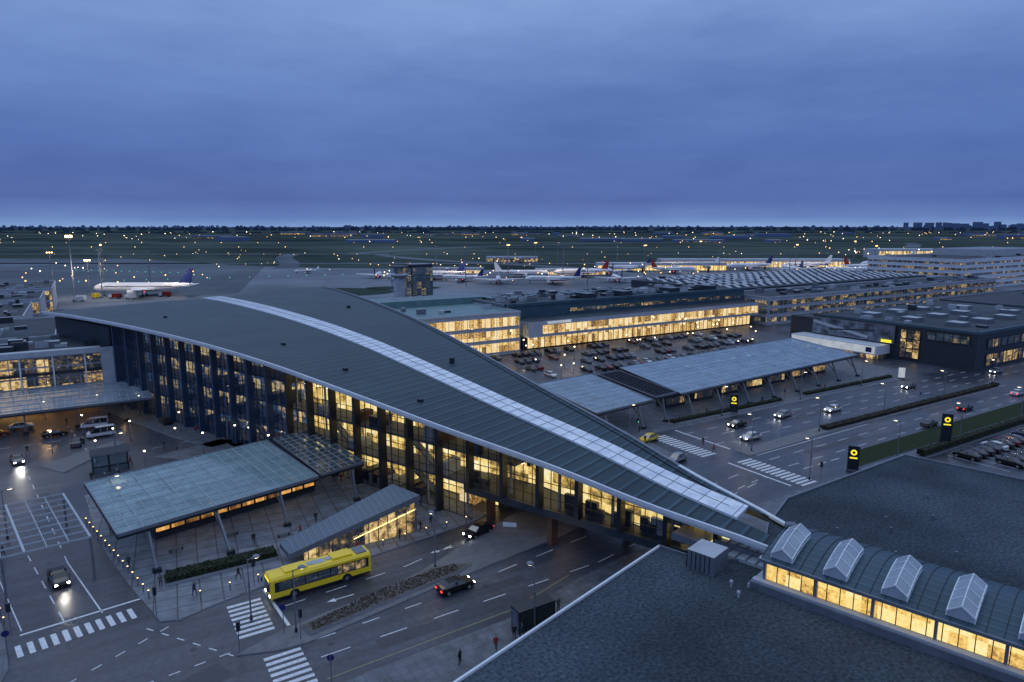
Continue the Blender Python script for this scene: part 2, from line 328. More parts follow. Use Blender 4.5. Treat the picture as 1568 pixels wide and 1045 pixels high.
mline((15.6,73.3),(31,74.6),.14,2.5,2.5);mline((31,74.6),(46,78.6),.14,2.5,2.5);mline((46,83.2),(90,88.5),.14,2.5,2.5)
mline((14.6,78.2),(15.2,69.2),.35)
for (x,y) in ((21,71.6),(24.5,76.0),(36,76.1)):
    mk(x,x+2.2,y-.08,y+.08);g.face([(x,y-.4,.006),(x,y+.4,.006),(x-1,y,.006)],"paint")
mline((-2.5,54),(10.5,56),.14,1.2,1);mline((9,67.5),(-4,66),.14,1,1.3);mline((9.2,66.8),(2,77),.14,1,1.2)
mline((-9,68),(9,78.5),.14,1.,1.4)
mline((-5.2,83),(-9.4,103),.14,2.4,2.2);mline((-1.6,82.6),(-5,98),.16);mline((-5,98),(-13,150),.14,2.4,3);mline((-8.9,83),(-12.5,100),.12)
mline((-9,82.2),(2.2,83.6),.3)
for y in (72.2,76.2): mline((103,y),(270,y),.15,3,4)
for y in (87.6,91.6,95.4): mline((101,y),(270,y),.15,3,4)
mline((95.2,66),(95.2,79),.4);mline((101.6,84),(101.6,98.5),.4)
mline((103,79),(140,79.7),.15);mline((75,68),(95,71),.14,2,2);mline((70,90),(90,95),.14,2,2)
for x in (104,108,112): mk(x,x+2.4,69.8,70)
for i in range(12): mk(133+i*2.6,133.12+i*2.6,50,60)
for r_ in range(4):
    for i in range(40): mk(108+i*2.6,108.1+i*2.6,152+r_*10,157+r_*10)
for i in range(6): mline((8+i*5,143+i*.8),(10.5+i*5,143.5+i*.8),.14)
mline((-25,158),(4,158),.14,2,2);mline((0,132),(-6,170),.14,2,2)
g.obj("road_marking")
g=MB()
for (x,y,a,b,r) in [(22,60,7,1.8,0),(30,63.4,12,1.6,1),(4,62,5,3,20),(-6,88,1.6,6,12),(20,75.5,5,1.2,1),(112,74,18,2,0),(130,90,22,2,0),(-8,118,2,9,12),(160,77,14,2,0)]:
    c,s=math.cos(math.radians(r)),math.sin(math.radians(r));g.face([(x+c*u-s*v,y+s*u+c*v,.003) for u,v in ((0,0),(a,0),(a,b),(0,b))],"asphalt_patch")
for (x,y) in ((25,60.4),(18,63.6),(37,65),(6,70),(-3.4,90),(-7,99),(28,77.2),(105,74),(120,89)):
    g.face([(x+.35*math.cos(k*.524),y+.35*math.sin(k*.524),.005) for k in range(12)],"dark_metal")
g.obj("road_patch")

# ------------------------------------------------------------------ terminal (delta roof hall)
PZ=[(-50,8.5),(-46,9.0),(-43,9.4),(-32,10.35),(-18.6,12.1),(0,13.9),(10.6,15.05),(28,16.9),(43.6,18.35),(65,19.6),(92,20.3),(120,20.35),(145,19.8)]
def zt(t):
    n=len(PZ)
    for i in range(n-1):
        if t<=PZ[i+1][0]:
            p0=PZ[max(i-1,0)];p1=PZ[i];p2=PZ[i+1];p3=PZ[min(i+2,n-1)]
            m1=(p2[1]-p0[1])/(p2[0]-p0[0]);m2=(p3[1]-p1[1])/(p3[0]-p1[0]);h=p2[0]-p1[0];x=(t-p1[0])/h
            return (2*x**3-3*x**2+1)*p1[1]+(x**3-2*x**2+x)*h*m1+(-2*x**3+3*x**2)*p2[1]+(x**3-x**2)*h*m2
    return PZ[-1][1]
def wc(t): return 3.2+(t+40)/178*39.5
def sw(t): return 3.9+1.9*(t+40)/180
def wl(t): return wc(t)-sw(t)/2
def wrr(t): return wc(t)+sw(t)/2
def wr(t): return 4.9+(t+43)*.441
T3=empty("airport_terminal")
def sheet(name,ts,fa,fb,nw,mat,dz=0,thick=.7,edge="white_metal",edge2=None,zf=None):
    m=MB();zf=zf or (lambda t,w:zt(t))
    top=[[ (*fp(t,fa(t)+(fb(t)-fa(t))*k/nw),zf(t,fa(t)+(fb(t)-fa(t))*k/nw)+dz) for k in range(nw+1)] for t in ts]
    for i in range(len(ts)-1):
        for k in range(nw):
            a,b,c,d=top[i][k],top[i][k+1],top[i+1][k+1],top[i+1][k]
            m.face([a,b,c,d],mat);lo=lambda p:(p[0],p[1],p[2]-thick)
            m.face([lo(d),lo(c),lo(b),lo(a)],"dark_metal")
        for k,e in ((0,edge),(nw,edge2 or edge)):
            a,b=top[i][k],top[i+1][k];lo=lambda p,h:(p[0],p[1],p[2]-h)
            m.face([a,b,lo(b,thick),lo(a,thick)],e)
    for i in (0,len(ts)-1):
        for k in range(nw):
            a,b=top[i][k],top[i][k+1];m.face([a,b,(b[0],b[1],b[2]-thick),(a[0],a[1],a[2]-thick)],edge)
    return m.obj(name,T3,smooth=False),top
def tr(a,b,n): return [a+(b-a)*i/n for i in range(n+1)]
def zright(t,w): return zt(t)+.9*max(0,min(1,(t-40)/90))*math.sin(max(0,min(1,(w-wrr(t))/max(.1,wr(t)-wrr(t))))*math.pi*.8)
sheet("roof_left",tr(-45,141,90),lambda t:-2.5,lambda t:max(wl(t),-1.0),2,"roof_metal",edge="white_metal",edge2="dark_metal")
sheet("roof_right",tr(-46,136,90),lambda t:wrr(t) if t>-41 else wrr(-41)+(t+41)*.1,lambda t:max(wr(t),wrr(t)+.6),6,"roof_metal",edge="dark_metal",edge2="dark_metal",zf=zright)
sheet("roof_light_strip",tr(-40.5,139,90),lambda t:wl(t)-.1,lambda t:wrr(t)+.1,2,"strip_metal",dz=.28,thick=.35,edge="white_metal")
m=MB()
t=-40
while t<139:
    a=(*fp(t,wl(t)-.1),zt(t)+.3);b=(*fp(t,wrr(t)+.1),zt(t)+.3);m.beam(a,b,.05,.05,"grey_metal");t+=2.2
ts=tr(-45,141,60)
for i in range(60):
    a,b=ts[i],ts[i+1]
    m.beam((*fp(a,-2.55),zt(a)-.12),(*fp(b,-2.55),zt(b)-.12),.3,.5,"white_metal")
    if a>-41 and b<139: m.beam((*fp(a,wc(a)),zt(a)+.31),(*fp(b,wc(b)),zt(b)+.31),.06,.05,"grey_metal")
    if b<136:
        m.beam((*fp(a,wr(a)+.1),zright(a,wr(a))+.03),(*fp(b,wr(b)+.1),zright(b,wr(b))+.03),.5,.3,"grey_metal" if a>-30 else "white_metal")
        m.beam((*fp(a,wr(a)-1.3),zright(a,wr(a)-1.3)+.08),(*fp(b,wr(b)-1.3),zright(b,wr(b)-1.3)+.08),.08,.12,"dark_metal")
for (t,w) in ((10,3),(30,5),(52,8),(100,9),(22,24),(80,48)):
    m.obox((*fp(t,w),)[:2],E_DIR,-.4,.4,-.3,.3,zt(t)-.1,zt(t)+.4+(.6 if w>20 else 0),"dark_metal")
m.obj("roof_trim",T3)
m=MB();mg=MB();inn=MB()
def base(t): return 5.1 if t<-2 else 0.13
tt=tr(-40,108,148)
for i in range(len(tt)-1):
    a,b=tt[i],tt[i+1];gm="facade_glass" if b<42 else "facade_glass_blue"
    za,zb=base(b),base(b)
    mg.face([(*fp(b,0),zb),(*fp(a,0),za),(*fp(a,0),zt(a)-.7),(*fp(b,0),zt(b)-.7)],gm)
    hm="hall_light" if b<44 else "hall_dim_refl"
    dep=min(6.,max(1.2,wl(a)-1.5))if a<0 else 6
    dep2=min(6.,max(1.2,wl(b)-1.5))if b<0 else 6
    inn.face([(*fp(b,dep2),zb),(*fp(a,dep),za),(*fp(a,dep),zt(a)-.7),(*fp(b,dep2),zt(b)-.7)],hm)
mg.obj("facade_glazing",T3);inn.obj("interior_wall",T3)
t=-39
k=0
while t<108.5:
    big=(k%4==0)
    z0=base(t+.01);z1=zt(t)-.7
    o=fp(t,0)
    if big:
        m.obox(o,E_DIR,-.28,.28,-.05,1.15,z0 if t<-2 else 0,z1+.1,"dark_metal" if t<42 else "fin_blue")
        if t>42: m.obox(o,E_DIR,.28,.75,.0,.25,z0,z1,"fin_blue")
    else: m.obox(o,E_DIR,-.04,.04,.03,.14,z0,z1,"dark_metal")
    t+=1.5;k+=1
for zz in [0.2+2.1*i for i in range(10)]:
    for i in range(len(tt)-1):
        a=tt[i];b=tt[i+1]
        if zz<base(b) or zz>zt(a)-1: continue
        m.obox(fp(a,0),E_DIR,0,b-a,.035,.12,zz-.04,zz+.04,"dark_metal")
m.obox(fp(-41,0),E_DIR,0,39,.0,.6,4.1,5.1,"dark_wall")
m.obj("facade_frame",T3)
m=MB()
for zz,a,b in ((4.6,-1,108),(9.3,-10,108),(14,40,108)):
    m.obox(fp(a,0),E_DIR,0,b-a,-5.8,-.8,zz,zz+.35,"concrete")
for t in [-33+8*i for i in range(18)]:
    if t<108: m.cyl((*fp(t,1.2),base(t)),(*fp(t,1.2),zt(t)-.7),.2,.2,"light_wall",8)
for t in [-34+3*i for i in range(47)]:
    for zz in (4.5,9.2,13.9):
        if zz<zt(t)-1.5 and zz>base(t)+.5: m.obox(fp(t,0),E_DIR,0,.9,-3,-2.6,zz-.06,zz-.02,"ceiling_light")
for i in range(60):
    t=random.uniform(-36,100);z=random.choice([z for z in (.15,4.95,9.65) if z>base(t)-.3 and z<zt(t)-3] or [5.1]);h=random.uniform(.9,2.2)
    m.obox(fp(t,0),E_DIR,0,random.uniform(.5,2.5),-4.5 if t>0 else -1.8,-1.2,max(z,base(t)),max(z,base(t))+h,random.choice(["dark_wall","brown_wall","dark_metal","light_wall"]))
for t in (6,26,50,74): 
    m.beam((*fp(t,3),.2),(*fp(t+7,3),4.7),1.2,.3,"grey_metal");m.beam((*fp(t+1,3.4),4.9),(*fp(t+8,3.4),9.4),1.2,.3,"grey_metal")
poly=[fp(-44,.3),fp(-1,.3),fp(-1,wr(-1)-2),fp(-44,wr(-44)-1)]
m.prism(poly,4.1,5.0,"dark_wall")
for (x,y) in ((58,57),(50,69.8),(58,73.5),(60,66),(66,78),(47.6,82)):
    m.box(x-.5,x+.5,y-.5,y+.5,0,4.1,"brown_wall")
m.obox(fp(-31,1.5),E_DIR,-8,0,-8,0,0,4.1,"brown_wall")
m.obox(fp(0,2),E_DIR,0,3,-14,-2,0.1,4.1,"win_warm")
m.prism([fp(-1,6.8),fp(106,6.8),fp(134,12),fp(134,wr(134)-4),fp(-1,wr(-1)-4)],0,12,"dark_wall")
m.prism([fp(108,-.5),fp(139,-.5),fp(139,30),fp(108,30)],0,18.6,"dark_wall")
m.obj("structure",T3)
m=MB()
ts=tr(-38,132,85)
for i in range(85):
    a,b=ts[i],ts[i+1];z0=5 if b<-1 else 0
    m.face([(*fp(a,wr(a)-3),z0),(*fp(b,wr(b)-3),z0),(*fp(b,wr(b)-3),zt(b)-.7),(*fp(a,wr(a)-3),zt(a)-.7)],"win_warm")
    m.beam((*fp(a,wr(a)-2.9),z0),(*fp(a,wr(a)-2.9),zt(a)-.7),.15,.3,"dark_metal")
m.obj("east_facade",T3)

# ------------------------------------------------------------------ near roof building (lower right)
NB=empty("hotel_building")
m=MB()
roofpoly=[(-10,33.8),(21.8,42.9),(51.3,51.3),(52.6,47.2),(58,43),(66,48.5),(74.8,52.3),(105,53.6),(108.5,38.8),(118,5),(118,-60),(-10,-60)]
m.prism(roofpoly,0,7,"dark_wall",top="roof_felt")
for i in range(len(roofpoly)):
    a,b=roofpoly[i],roofpoly[(i+1)%len(roofpoly)]
    m.beam((*a,7.08),(*b,7.08),.22,.3,"white_metal" if i<2 else "grey_metal")
m.obj("walls_and_roof",NB)
G0=(54.0,39.6);GD=(.26,-.966)
def gp(a,b): return (G0[0]+GD[0]*a+ -GD[1]*b, G0[1]+GD[1]*a+GD[0]*b)
m=MB();Ln=60
def ob(a0,a1,b0,b1,z0,z1,mat,top=None): m.prism([gp(a0,b0),gp(a1,b0),gp(a1,b1),gp(a0,b1)],z0,z1,mat,top)
ob(-1.0,Ln,-1.2,0,7,7.75,"grey_metal");ob(-.9,Ln,-.95,-.2,7.75,7.95,"light_wall")
ob(0,Ln,.0,.15,7.0,7.8,"grey_metal")
facade(m,gp(0,.1),gp(Ln,.1),7.8,9.9,52,1,"dark_metal","win_bright",.07,.1,.1)
for k in range(0,13): 
    a=k*4.85;ob(a-.12,a+.12,-.28,.05,7.6,10.0,"grey_metal")
facade(m,gp(0.05,9.5),gp(.05,.1),7.8,9.9,6,1,"grey_metal","win_blue",.08,.1)
ob(0.2,Ln,9.0,9.3,7,9.9,"dark_wall")
nb=12
def bz(b): return 9.95+1.3*math.sin(math.pi*min(1,max(0,(b+.3)/10.3)))
for k in range(nb):
    b0=-.4+10.4*k/nb;b1=-.4+10.4*(k+1)/nb
    A=[(*gp(-.4,b0),bz(b0)),(*gp(Ln,b0),bz(b0)),(*gp(Ln,b1),bz(b1)),(*gp(-.4,b1),bz(b1))]
    m.face(A,"roof_blue");m.face([(p[0],p[1],p[2]-.2) for p in A[::-1]],"grey_metal")
    m.face([A[0],A[3],(A[3][0],A[3][1],9.7),(A[0][0],A[0][1],9.7)],"white_metal")
for a in [-.4+1.22*i for i in range(50)]:
    for k in range(nb):
        b0=-.4+10.4*k/nb;b1=-.4+10.4*(k+1)/nb
        m.beam((*gp(a,b0),bz(b0)+.02),(*gp(a,b1),bz(b1)+.02),.05,.07,"roof_dark")
m.beam((*gp(-.5,-.45),9.9),(*gp(Ln,-.45),9.9),.2,.3,"grey_metal")
m.beam((*gp(-.45,-.45),9.95),(*gp(-.45,10),9.95),.2,.2,"white_metal")
m.obj("clerestory_hall",NB)
m=MB()
for k in range(12):
    ac=1.4+4.9*k;b0,b1=.2,4.7;hw=1.0
    pr=[(-hw,0),(-hw,.45),(0,1.15),(hw,.45),(hw,0)]
    bs=[b0+(b1-b0)*i/4 for i in range(5)]
    rings=[[(*gp(ac+x,b),bz(b)+.05+z) for x,z in pr] for i,b in enumerate(bs)]
    m.loft(rings,lambda i,j:"lantern_glass",cap="lantern_glass")
    for i,r in enumerate(rings):
        for j in range(4): m.beam(r[j],r[j+1],.1,.1,"white_metal")
    for j in range(5):
        for i in range(4): m.beam(rings[i][j],rings[i+1][j],.09,.09,"white_metal")
m.obj("roof_lantern",NB)
m=MB()
ob(-7.6,-4.6,-1.6,1.6,7,9,"grey_metal",top="light_wall")
for i in range(6): ob(-7.6+.5*i,-7.55+.5*i,-1.68,-1.6,7.1,8.9,"dark_metal")
ob(-8,-1,3.2,6.6,7,7.35,"light_wall");ob(-7.6,-1.4,4.6,4.8,7.35,7.9,"grey_metal");ob(-14,-11.6,6.6,9.2,7,8.4,"light_wall",top="light_wall")
for i in range(6): ob(-7.8+1.1*i,-7.7+1.1*i,3.1,6.7,7.35,7.5,"grey_metal")
ob(-12,-8.5,3,6.2,7,7.8,"grey_metal")
ob(-1.2,0,-1.2,3,7,7.4,"light_wall")
for (a,b) in ((-2.4,-2.2),(-1,-3.6)):
    m.cyl((*gp(a,b),7),(*gp(a,b),7.5),.1,.1,"light_wall");m.ball((*gp(a,b),7.55),.2,"light_wall")
for i in range(26):
    a=random.uniform(-5,30);b=random.uniform(12,40)
    p=gp(a,b)
    if i%3==0: m.cyl((*p,7),(*p,7.5),.15,.15,"grey_metal")
m.cyl((*gp(-.3,5.3),11.6),(*gp(.5,5.8),11.6),.35,.35,"grey_metal",10)
m.obj("roof_plant",NB)

# ------------------------------------------------------------------ canopies
def canopy(B,u,ln,v,wd,z0,z1,gmat,nu,nv,posts,bar="light_wall",thick=.5):
    """B near-left corner, u long axis, v cross axis; z0 near edge, z1 far edge"""
    m=MB();lu=math.hypot(*u);u=(u[0]/lu,u[1]/lu);lv=math.hypot(*v);v=(v[0]/lv,v[1]/lv)
    P=lambda a,b,dz=0:(B[0]+u[0]*a+v[0]*b,B[1]+u[1]*a+v[1]*b,z0+(z1-z0)*b/wd+dz)
    if gmat: m.face([P(0,0),P(ln,0),P(ln,wd),P(0,wd)],gmat)
    for i in range(nu+1):
        a=ln*i/nu;m.beam(P(a,0,.03),P(a,wd,.03),.06,.06,bar)
    for j in range(nv+1):
        b=wd*j/nv;m.beam(P(0,b,.035),P(ln,b,.035),.05,.06,bar)
    for a,b,c,d in ((0,0,ln,0),(0,wd,ln,wd),(0,0,0,wd),(ln,0,ln,wd)): m.beam(P(a,b,-.12),P(c,d,-.12),.18,.4,"grey_metal")
    for i in range(0,nu+1,max(1,nu//8)):
        a=ln*i/nu;m.beam(P(a,0,-.35),P(a,wd,-.35),.2,thick,"dark_metal")
    for j in range(0,nv+1,max(1,nv//4)):
        b=wd*j/nv;m.beam(P(0,b,-.5),P(ln,b,-.5),.16,.3,"dark_metal")
    for (a,b,lean) in posts:
        f=P(a,b-lean);top=P(a,b+lean*.2,-.3)
        m.beam((f[0],f[1],.1),top,.24,.45,"grey_metal")
        m.beam(((f[0]+top[0])/2,(f[1]+top[1])/2,top[2]*.45),P(a,b+3.5,-.4),.16,.28,"grey_metal")
        m.box(f[0]-.5,f[0]+.5,f[1]-.35,f[1]+.35,.1,.6,"dark_metal")
    return m
canopy((.6,90.5),(26.3,6.6),27,(-3.2,19.3),19.4,5.4,6.3,"canopy_glass",18,10,[(3.5,.2,2.4),(12.,.2,4.3),(21.,.2,1.8),(3.5,15,0),(12,15,0),(21,15,0)]).obj("glass_canopy")
canopy((27.2,97.2),(26.3,6.6),7.5,(-2.4,19.3),19.4,5.6,6.3,"canopy_clear",6,12,[(5.5,.2,1.2),(5.5,12,0)]).obj("glass_canopy")
m=MB();K0=(5,99);KU=(.97,.243)
m.obox(K0,KU,0,24,0,7,.12,3.6,"dark_wall",top="roof_dark")
facade(m,K0,(K0[0]+.97*24,K0[1]+.243*24),1.0,2.6,12,1,"dark_metal","win_orange",.25,.12,.35)
m.obj("kiosk")
m=MB();x0,x1=18.6,36.6
m.prism([(x0,82.2),(x1,82.6),(x1-2.2,87.2),(x0-.4,85.4)],[.9,4.6,5.1,1.3],[1.6,5.4,5.9,1.9],"grey_metal",top="roof_blue2")
m.face([(20.5,82.55,.13),(36,82.85,.13),(36,82.85,4.5),(20.5,82.55,1.35)],"win_dim")
for i in range(12):
    x=21+i*1.35;z=1.4+(x-20.5)/15.5*3.2;m.box(x-.06,x+.06,82.38+.02*i,82.5+.02*i,.13,z,"grey_metal")
m.face([(36.2,82.9,.13),(34.2,86.8,.13),(34.2,86.8,5),(36.2,82.9,4.5)],"win_warm")
m.beam((27,82.42,1.4),(36,82.72,3.4),.04,.05,"lamp_amber")
m.obj("metro_entrance")
m=MB()
def pg(a,b): return (-2.2+a*-.98+b*-.17,92.5+a*-.1+b*.985)
for i in range(13):
    a=i*2.2;m.beam((*pg(a,0),5),(*pg(a,18),5),.1 if i%3 else .25,.3,"light_wall")
for j in range(9):
    b=j*2.25;m.beam((*pg(0,b),5.02),(*pg(26.4,b),5.02),.08,.2,"light_wall")
for a in (0,8.8,17.6,26.4):
    for b in (0,18): m.cyl((*pg(a,b),0),(*pg(a,b),4.9),.14,.14,"grey_metal")
m.obj("pergola")
canopy((83.6,102.3),(17,2),17.5,(.05,1),23,5.4,6.6,"canopy_glass_b",14,10,[(3,.5,2),(13,.5,2),(3,16,0),(13,16,0)]).obj("glass_canopy")
canopy((101.2,104.2),(17,1.5),7,(.1,1),22,6,6.6,None,6,16,[(3,.5,1.2),(3,18,0)],bar="dark_metal").obj("pergola")
canopy((108.9,104.2),(75.4,6.),77,(.12,1),24,5.7,7.,"canopy_glass_b",36,10,[(3+10.2*i,.5,2.4) for i in range(8)]+[(3+10.2*i,17,0) for i in range(8)]).obj("glass_canopy")
m=MB()
for i in range(7):
    x=112+i*10.3;y=112+i*.75
    m.box(x,x+6.5,y,y+3,.13,2.8,"dark_wall",top="roof_dark");m.box(x+.3,x+6.2,y-.04,y-.01,.8,2.3,"win_dim")
m.obj("bus_shelter")

# ------------------------------------------------------------------ background buildings
def roof_units(m,x0,x1,y0,y1,z,n,mats=("grey_metal","light_wall","dark_wall")):
    for _ in range(n):
        x=random.uniform(x0,x1);y=random.uniform(y0,y1);a=random.uniform(1,4);b=random.uniform(1,3);h=random.uniform(.5,2)
        m.box(x,x+a,y,y+b,z,z+h,random.choice(mats),top=random.choice(["grey_metal","roof_dark","light_wall"]))
def building(x0,x1,y0,y1,z,floors,gl="win_dim",frame="light_wall",wall="light_wall",roof="roof_dark",base_z=.5,col=2.6,sides=True,units=12,fwd=.25,sp=1.0):
    m=MB();m.box(x0,x1,y0,y1,0,z,wall,top=roof)
    fh=(z-base_z-.6)/floors
    for k in range(floors):
        za=base_z+k*fh+sp*.35;zb=base_z+(k+1)*fh-sp*.35
        facade(m,(x0+.4,y0-.03),(x1-.4,y0-.03),za,zb,max(2,int((x1-x0)/col)),1,frame,gl,fwd*.5,.12,fwd)
        if sides: facade(m,(x0-.03,y1-.4),(x0-.03,y0+.4),za,zb,max(2,int((y1-y0)/col)),1,frame,gl,fwd*.5,.12,fwd)
    for a,b in (((x0,y0),(x1,y0)),((x0,y0),(x0,y1)),((x1,y0),(x1,y1)),((x0,y1),(x1,y1))):
        m.beam((*a,z+.2),(*b,z+.2),.4,.6,frame)
    roof_units(m,x0+2,x1-4,y0+2,y1-4,z,units)
    return m
m=MB()
m.box(-75,3.4,186,214,0,13.4,"light_wall",top="roof_dark")
facade(m,(-74,185.9),(1.6,185.9),5.6,12.6,34,3,"light_wall","win_dim",.18,.3,.3)
facade(m,(-74,185.5),(1.6,185.5),.2,4.6,30,1,"dark_metal","win_orange",.15,.2,.2)
m.box(1.6,4.6,183.5,186,0,14.2,"light_wall");m.box(-75,4.6,183.7,186.2,13.0,14.2,"light_wall");m.box(-75,1.6,184.4,186,8.6,9.2,"dark_metal")
m.box(-75,1.6,184.6,186,4.7,5.5,"light_wall")
for i in range(12): m.box(-70+6.2*i,-69.7+6.2*i,184,184.5,5,13,"white_metal")
roof_units(m,-70,0,190,210,13.4,60)
m.obj("terminal_annex")
m=canopy((-62,164),(1,0),72,(0,1),20,5.2,5.8,"canopy_glass_b",50,10,[(4+9*i,3,0) for i in range(8)]);m.obj("glass_canopy")
for nm,a in [("terminal_wing",(-95,-8,216,262,13,3)),("terminal_wing",(-70,-18,268,318,13,2)),("hangar",(-70,-16,330,372,13,2)),("hangar",(-75,-14,400,452,12,2)),("pier_building",(-20,40,300,322,8,2))]:
    m=building(*a,gl="win_dim",units=30);m.obj(nm)
m=building(84,122,190,228,13.6,3,gl="win_warm",frame="light_wall",wall="light_wall",roof="roof_teal",units=6,sp=1.3,col=2.2);m.obj("office_building")
m=MB();m.box(60,128,224,240,0,15.5,"dark_wall",top="roof_teal")
for i in range(46): m.beam((61+i*1.45,224,15.56),(61+i*1.45,240,15.56),.12,.1,"light_wall")
m.box(62,126,222.6,224.6,13.6,15.9,"roof_teal")
m.obj("pier_building")
m=MB()
m.box(126.5,243,193.5,200,0,4.6,"dark_wall");facade(m,(127,193.4),(242,193.4),.3,4.2,48,1,"dark_metal","win_warm",.2,.15,.2)
m.box(125.5,243,190,200.2,4.6,10,"light_wall",top="roof_dark")
facade(m,(131,189.95),(242.4,189.95),5.5,8.7,46,1,"light_wall","win_warm",.12,.1,.2)
facade(m,(125.45,199),(125.45,191),5.6,8.7,3,1,"light_wall","win_blue",.2,.1,.2)
m.box(133,143,189.7,189.85,8.9,9.8,"board_white")
m.box(122.5,246,200.5,232,0,14.6,"blue_wall",top="roof_dark")
facade(m,(150,200.4),(244,200.4),11,12.4,36,1,"blue_wall","win_few",.2,.1,.15)
m.box(122,246.5,200,200.9,14.3,15.3,"blue_wall");m.box(121.8,122.5,200,232,14.3,15.3,"grey_metal")
for x in (160,178,204,226): m.box(x,x+5,203,210,14.6,16.8,"dark_wall",top="grey_metal")
roof_units(m,126,240,204,228,14.6,110)
for i in range(11): m.box(128+i*5.2,131+i*5.2,220,228,14.6,15.4,"grey_metal",top="roof_teal")
m.obj("terminal_building")
m=building(247,450,188,214,11.6,3,gl="win_few",wall="light_wall",units=50,col=3,sp=1.6);m.obj("pier_building")
m=MB();m.box(262,440,222,292,0,12.0,"dark_wall",top="roof_dark")
for r_ in range(6):
    for c_ in range(27):
        x=266+c_*6.4;y=226+r_*11
        m.prism([(x,y),(x+2.8,y),(x+2.8,y+4),(x,y+4)],12.0,[12.2,12.2,13.5,13.5],"grey_metal",top="light_wall")
roof_units(m,266,430,224,288,12,40)
m.obj("baggage_hall")
m=MB();m.box(218,305,94,147,0,11,"dark_wall",top="roof_dark")
for a,b in (((218,94),(305,94)),((218,94),(218,147))): m.beam((*a,11.3),(*b,11.3),.5,.8,"blue_wall")
facade(m,(224,93.9),(300,93.9),1,4.6,18,1,"dark_metal","win_dim",.2,.15,.3);facade(m,(224,93.9),(300,93.9),6.4,9,18,1,"dark_metal","win_few",.2,.15,.3)
facade(m,(217.9,116),(217.9,110),1,10,3,3,"dark_metal","win_dim",.2,.15,.3);facade(m,(217.9,108),(217.9,96),7.6,10.2,5,1,"dark_metal","win_blue",.2,.15,.3)
m.box(210.2,217.8,119,150,1.6,4.5,"white_metal");m.box(212,217.8,120,149,0,1.6,"win_dim")
m.box(218,226,147,156,0,10,"dark_wall",top="roof_dark")
for (x,y) in ((230,104),(230,118),(230,132),(246,104),(246,118),(246,132),(262,104),(262,118),(262,132),(280,110),(280,126)):
    m.box(x,x+5,y,y+5,11,12.2,"grey_metal",top="light_wall")
roof_units(m,222,298,98,142,11,22);m.obj("office_building")
m=MB();m.box(216.9,217.6,117.6,146.4,4.9,10.6,"grey_metal");m.face([(216.85,146,5.1),(216.85,118,5.1),(216.85,118,10.4),(216.85,146,10.4)],"poster_dark")
m.beam((216.7,146,9.2),(216.7,126,6.0),.1,1.0,"light_wall");m.beam((216.68,140,7.0),(216.68,124,8.4),.1,.5,"dark_wall")
m.box(216.6,216.84,118.2,121.5,5.1,6.0,"sign_glow");m.face([(210.1,149.5,1.9),(210.1,119.5,1.9),(210.1,119.5,4.3),(210.1,149.5,4.3)],"board_white")
m.face([(210.05,122.5,2.3),(210.05,120.5,2.3),(210.05,120.5,3.9),(210.05,122.5,3.9)],"plane_blue")
m.obj("billboard")
m=building(490,680,225,290,20,5,gl="win_few",wall="white_metal",frame="white_metal",units=16,col=3.5,sp=2.2,fwd=.6);m.box(560,640,240,280,20,25,"light_wall",top="grey_metal");m.obj("car_park_building")
m=building(330,500,120,160,9,2,gl="win_dim",units=10,wall="dark_wall",frame="grey_metal");m.obj("cargo_building")
U=(.848,-.53)
for (D,Lt,a,b,z,gl) in [(600,-95,70,10,6,"win_warm"),(640,80,120,18,8,"win_bright"),(690,150,190,22,9,"win_warm"),(585,20,60,12,6,"win_warm"),(760,420,180,30,9,"win_warm"),(900,480,200,40,12,"win_warm"),(560,330,120,24,9,"win_few"),(800,-30,60,12,7,"win_dim"),(720,560,160,40,16,"win_few")]:
    x,y=AF(D,Lt);m=MB();m.obox((x,y),U,0,a,0,b,0,z,"light_wall",top="light_wall")
    facade(m,(x+.02,y-.03),(x+U[0]*a,y+U[1]*a-.03),1,z-2.2,int(a/4),1,"light_wall",gl,.4,.2,.4)
    for k in range(int(a/30)):
        o=(x+U[0]*(k*30+8),y+U[1]*(k*30+8));m.obox(o,U,0,3,-16,0,3.5,6,"grey_metal",top="light_wall");m.obox(o,U,.5,2,-15,-13,0,3.5,"dark_metal")
    m.obj("pier_building")
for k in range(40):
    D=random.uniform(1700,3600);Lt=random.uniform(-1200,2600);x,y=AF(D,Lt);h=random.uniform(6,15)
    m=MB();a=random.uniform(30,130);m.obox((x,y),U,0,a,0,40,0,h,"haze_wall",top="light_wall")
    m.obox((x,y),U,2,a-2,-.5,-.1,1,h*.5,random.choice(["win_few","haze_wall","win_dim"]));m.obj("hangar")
m=MB();TX,TY=118,276
m.box(TX+3,TX+13,TY,TY+10,0,25.5,"dark_wall",top="grey_metal");facade(m,(TX+3.2,TY-.03),(TX+12.8,TY-.03),10,24,4,7,"grey_metal","win_blue",.12,.1,.35)
facade(m,(TX+2.97,TY+9.8),(TX+2.97,TY+.2),10,24,4,7,"grey_metal","win_blue",.12,.1,.35)
m.box(TX-3.5,TX,TY+1,TY+5,0,22,"light_wall")
m.cyl((TX-1.5,TY+3,19),(TX-1.5,TY+3,21),1.8,4.2,"light_wall",12);m.cyl((TX-1.5,TY+3,21),(TX-1.5,TY+3,21.5),4.2,4.2,"white_metal",12)
m.cyl((TX-1.5,TY+3,21.5),(TX-1.5,TY+3,24.2),3.4,4.0,"win_blue",12);m.cyl((TX-1.5,TY+3,24.2),(TX-1.5,TY+3,24.9),4.4,4.2,"dark_metal",12)
m.cyl((TX-1.5,TY+3,24.9),(TX-1.5,TY+3,29),.1,.06,"grey_metal",6)
m.obj("control_tower")
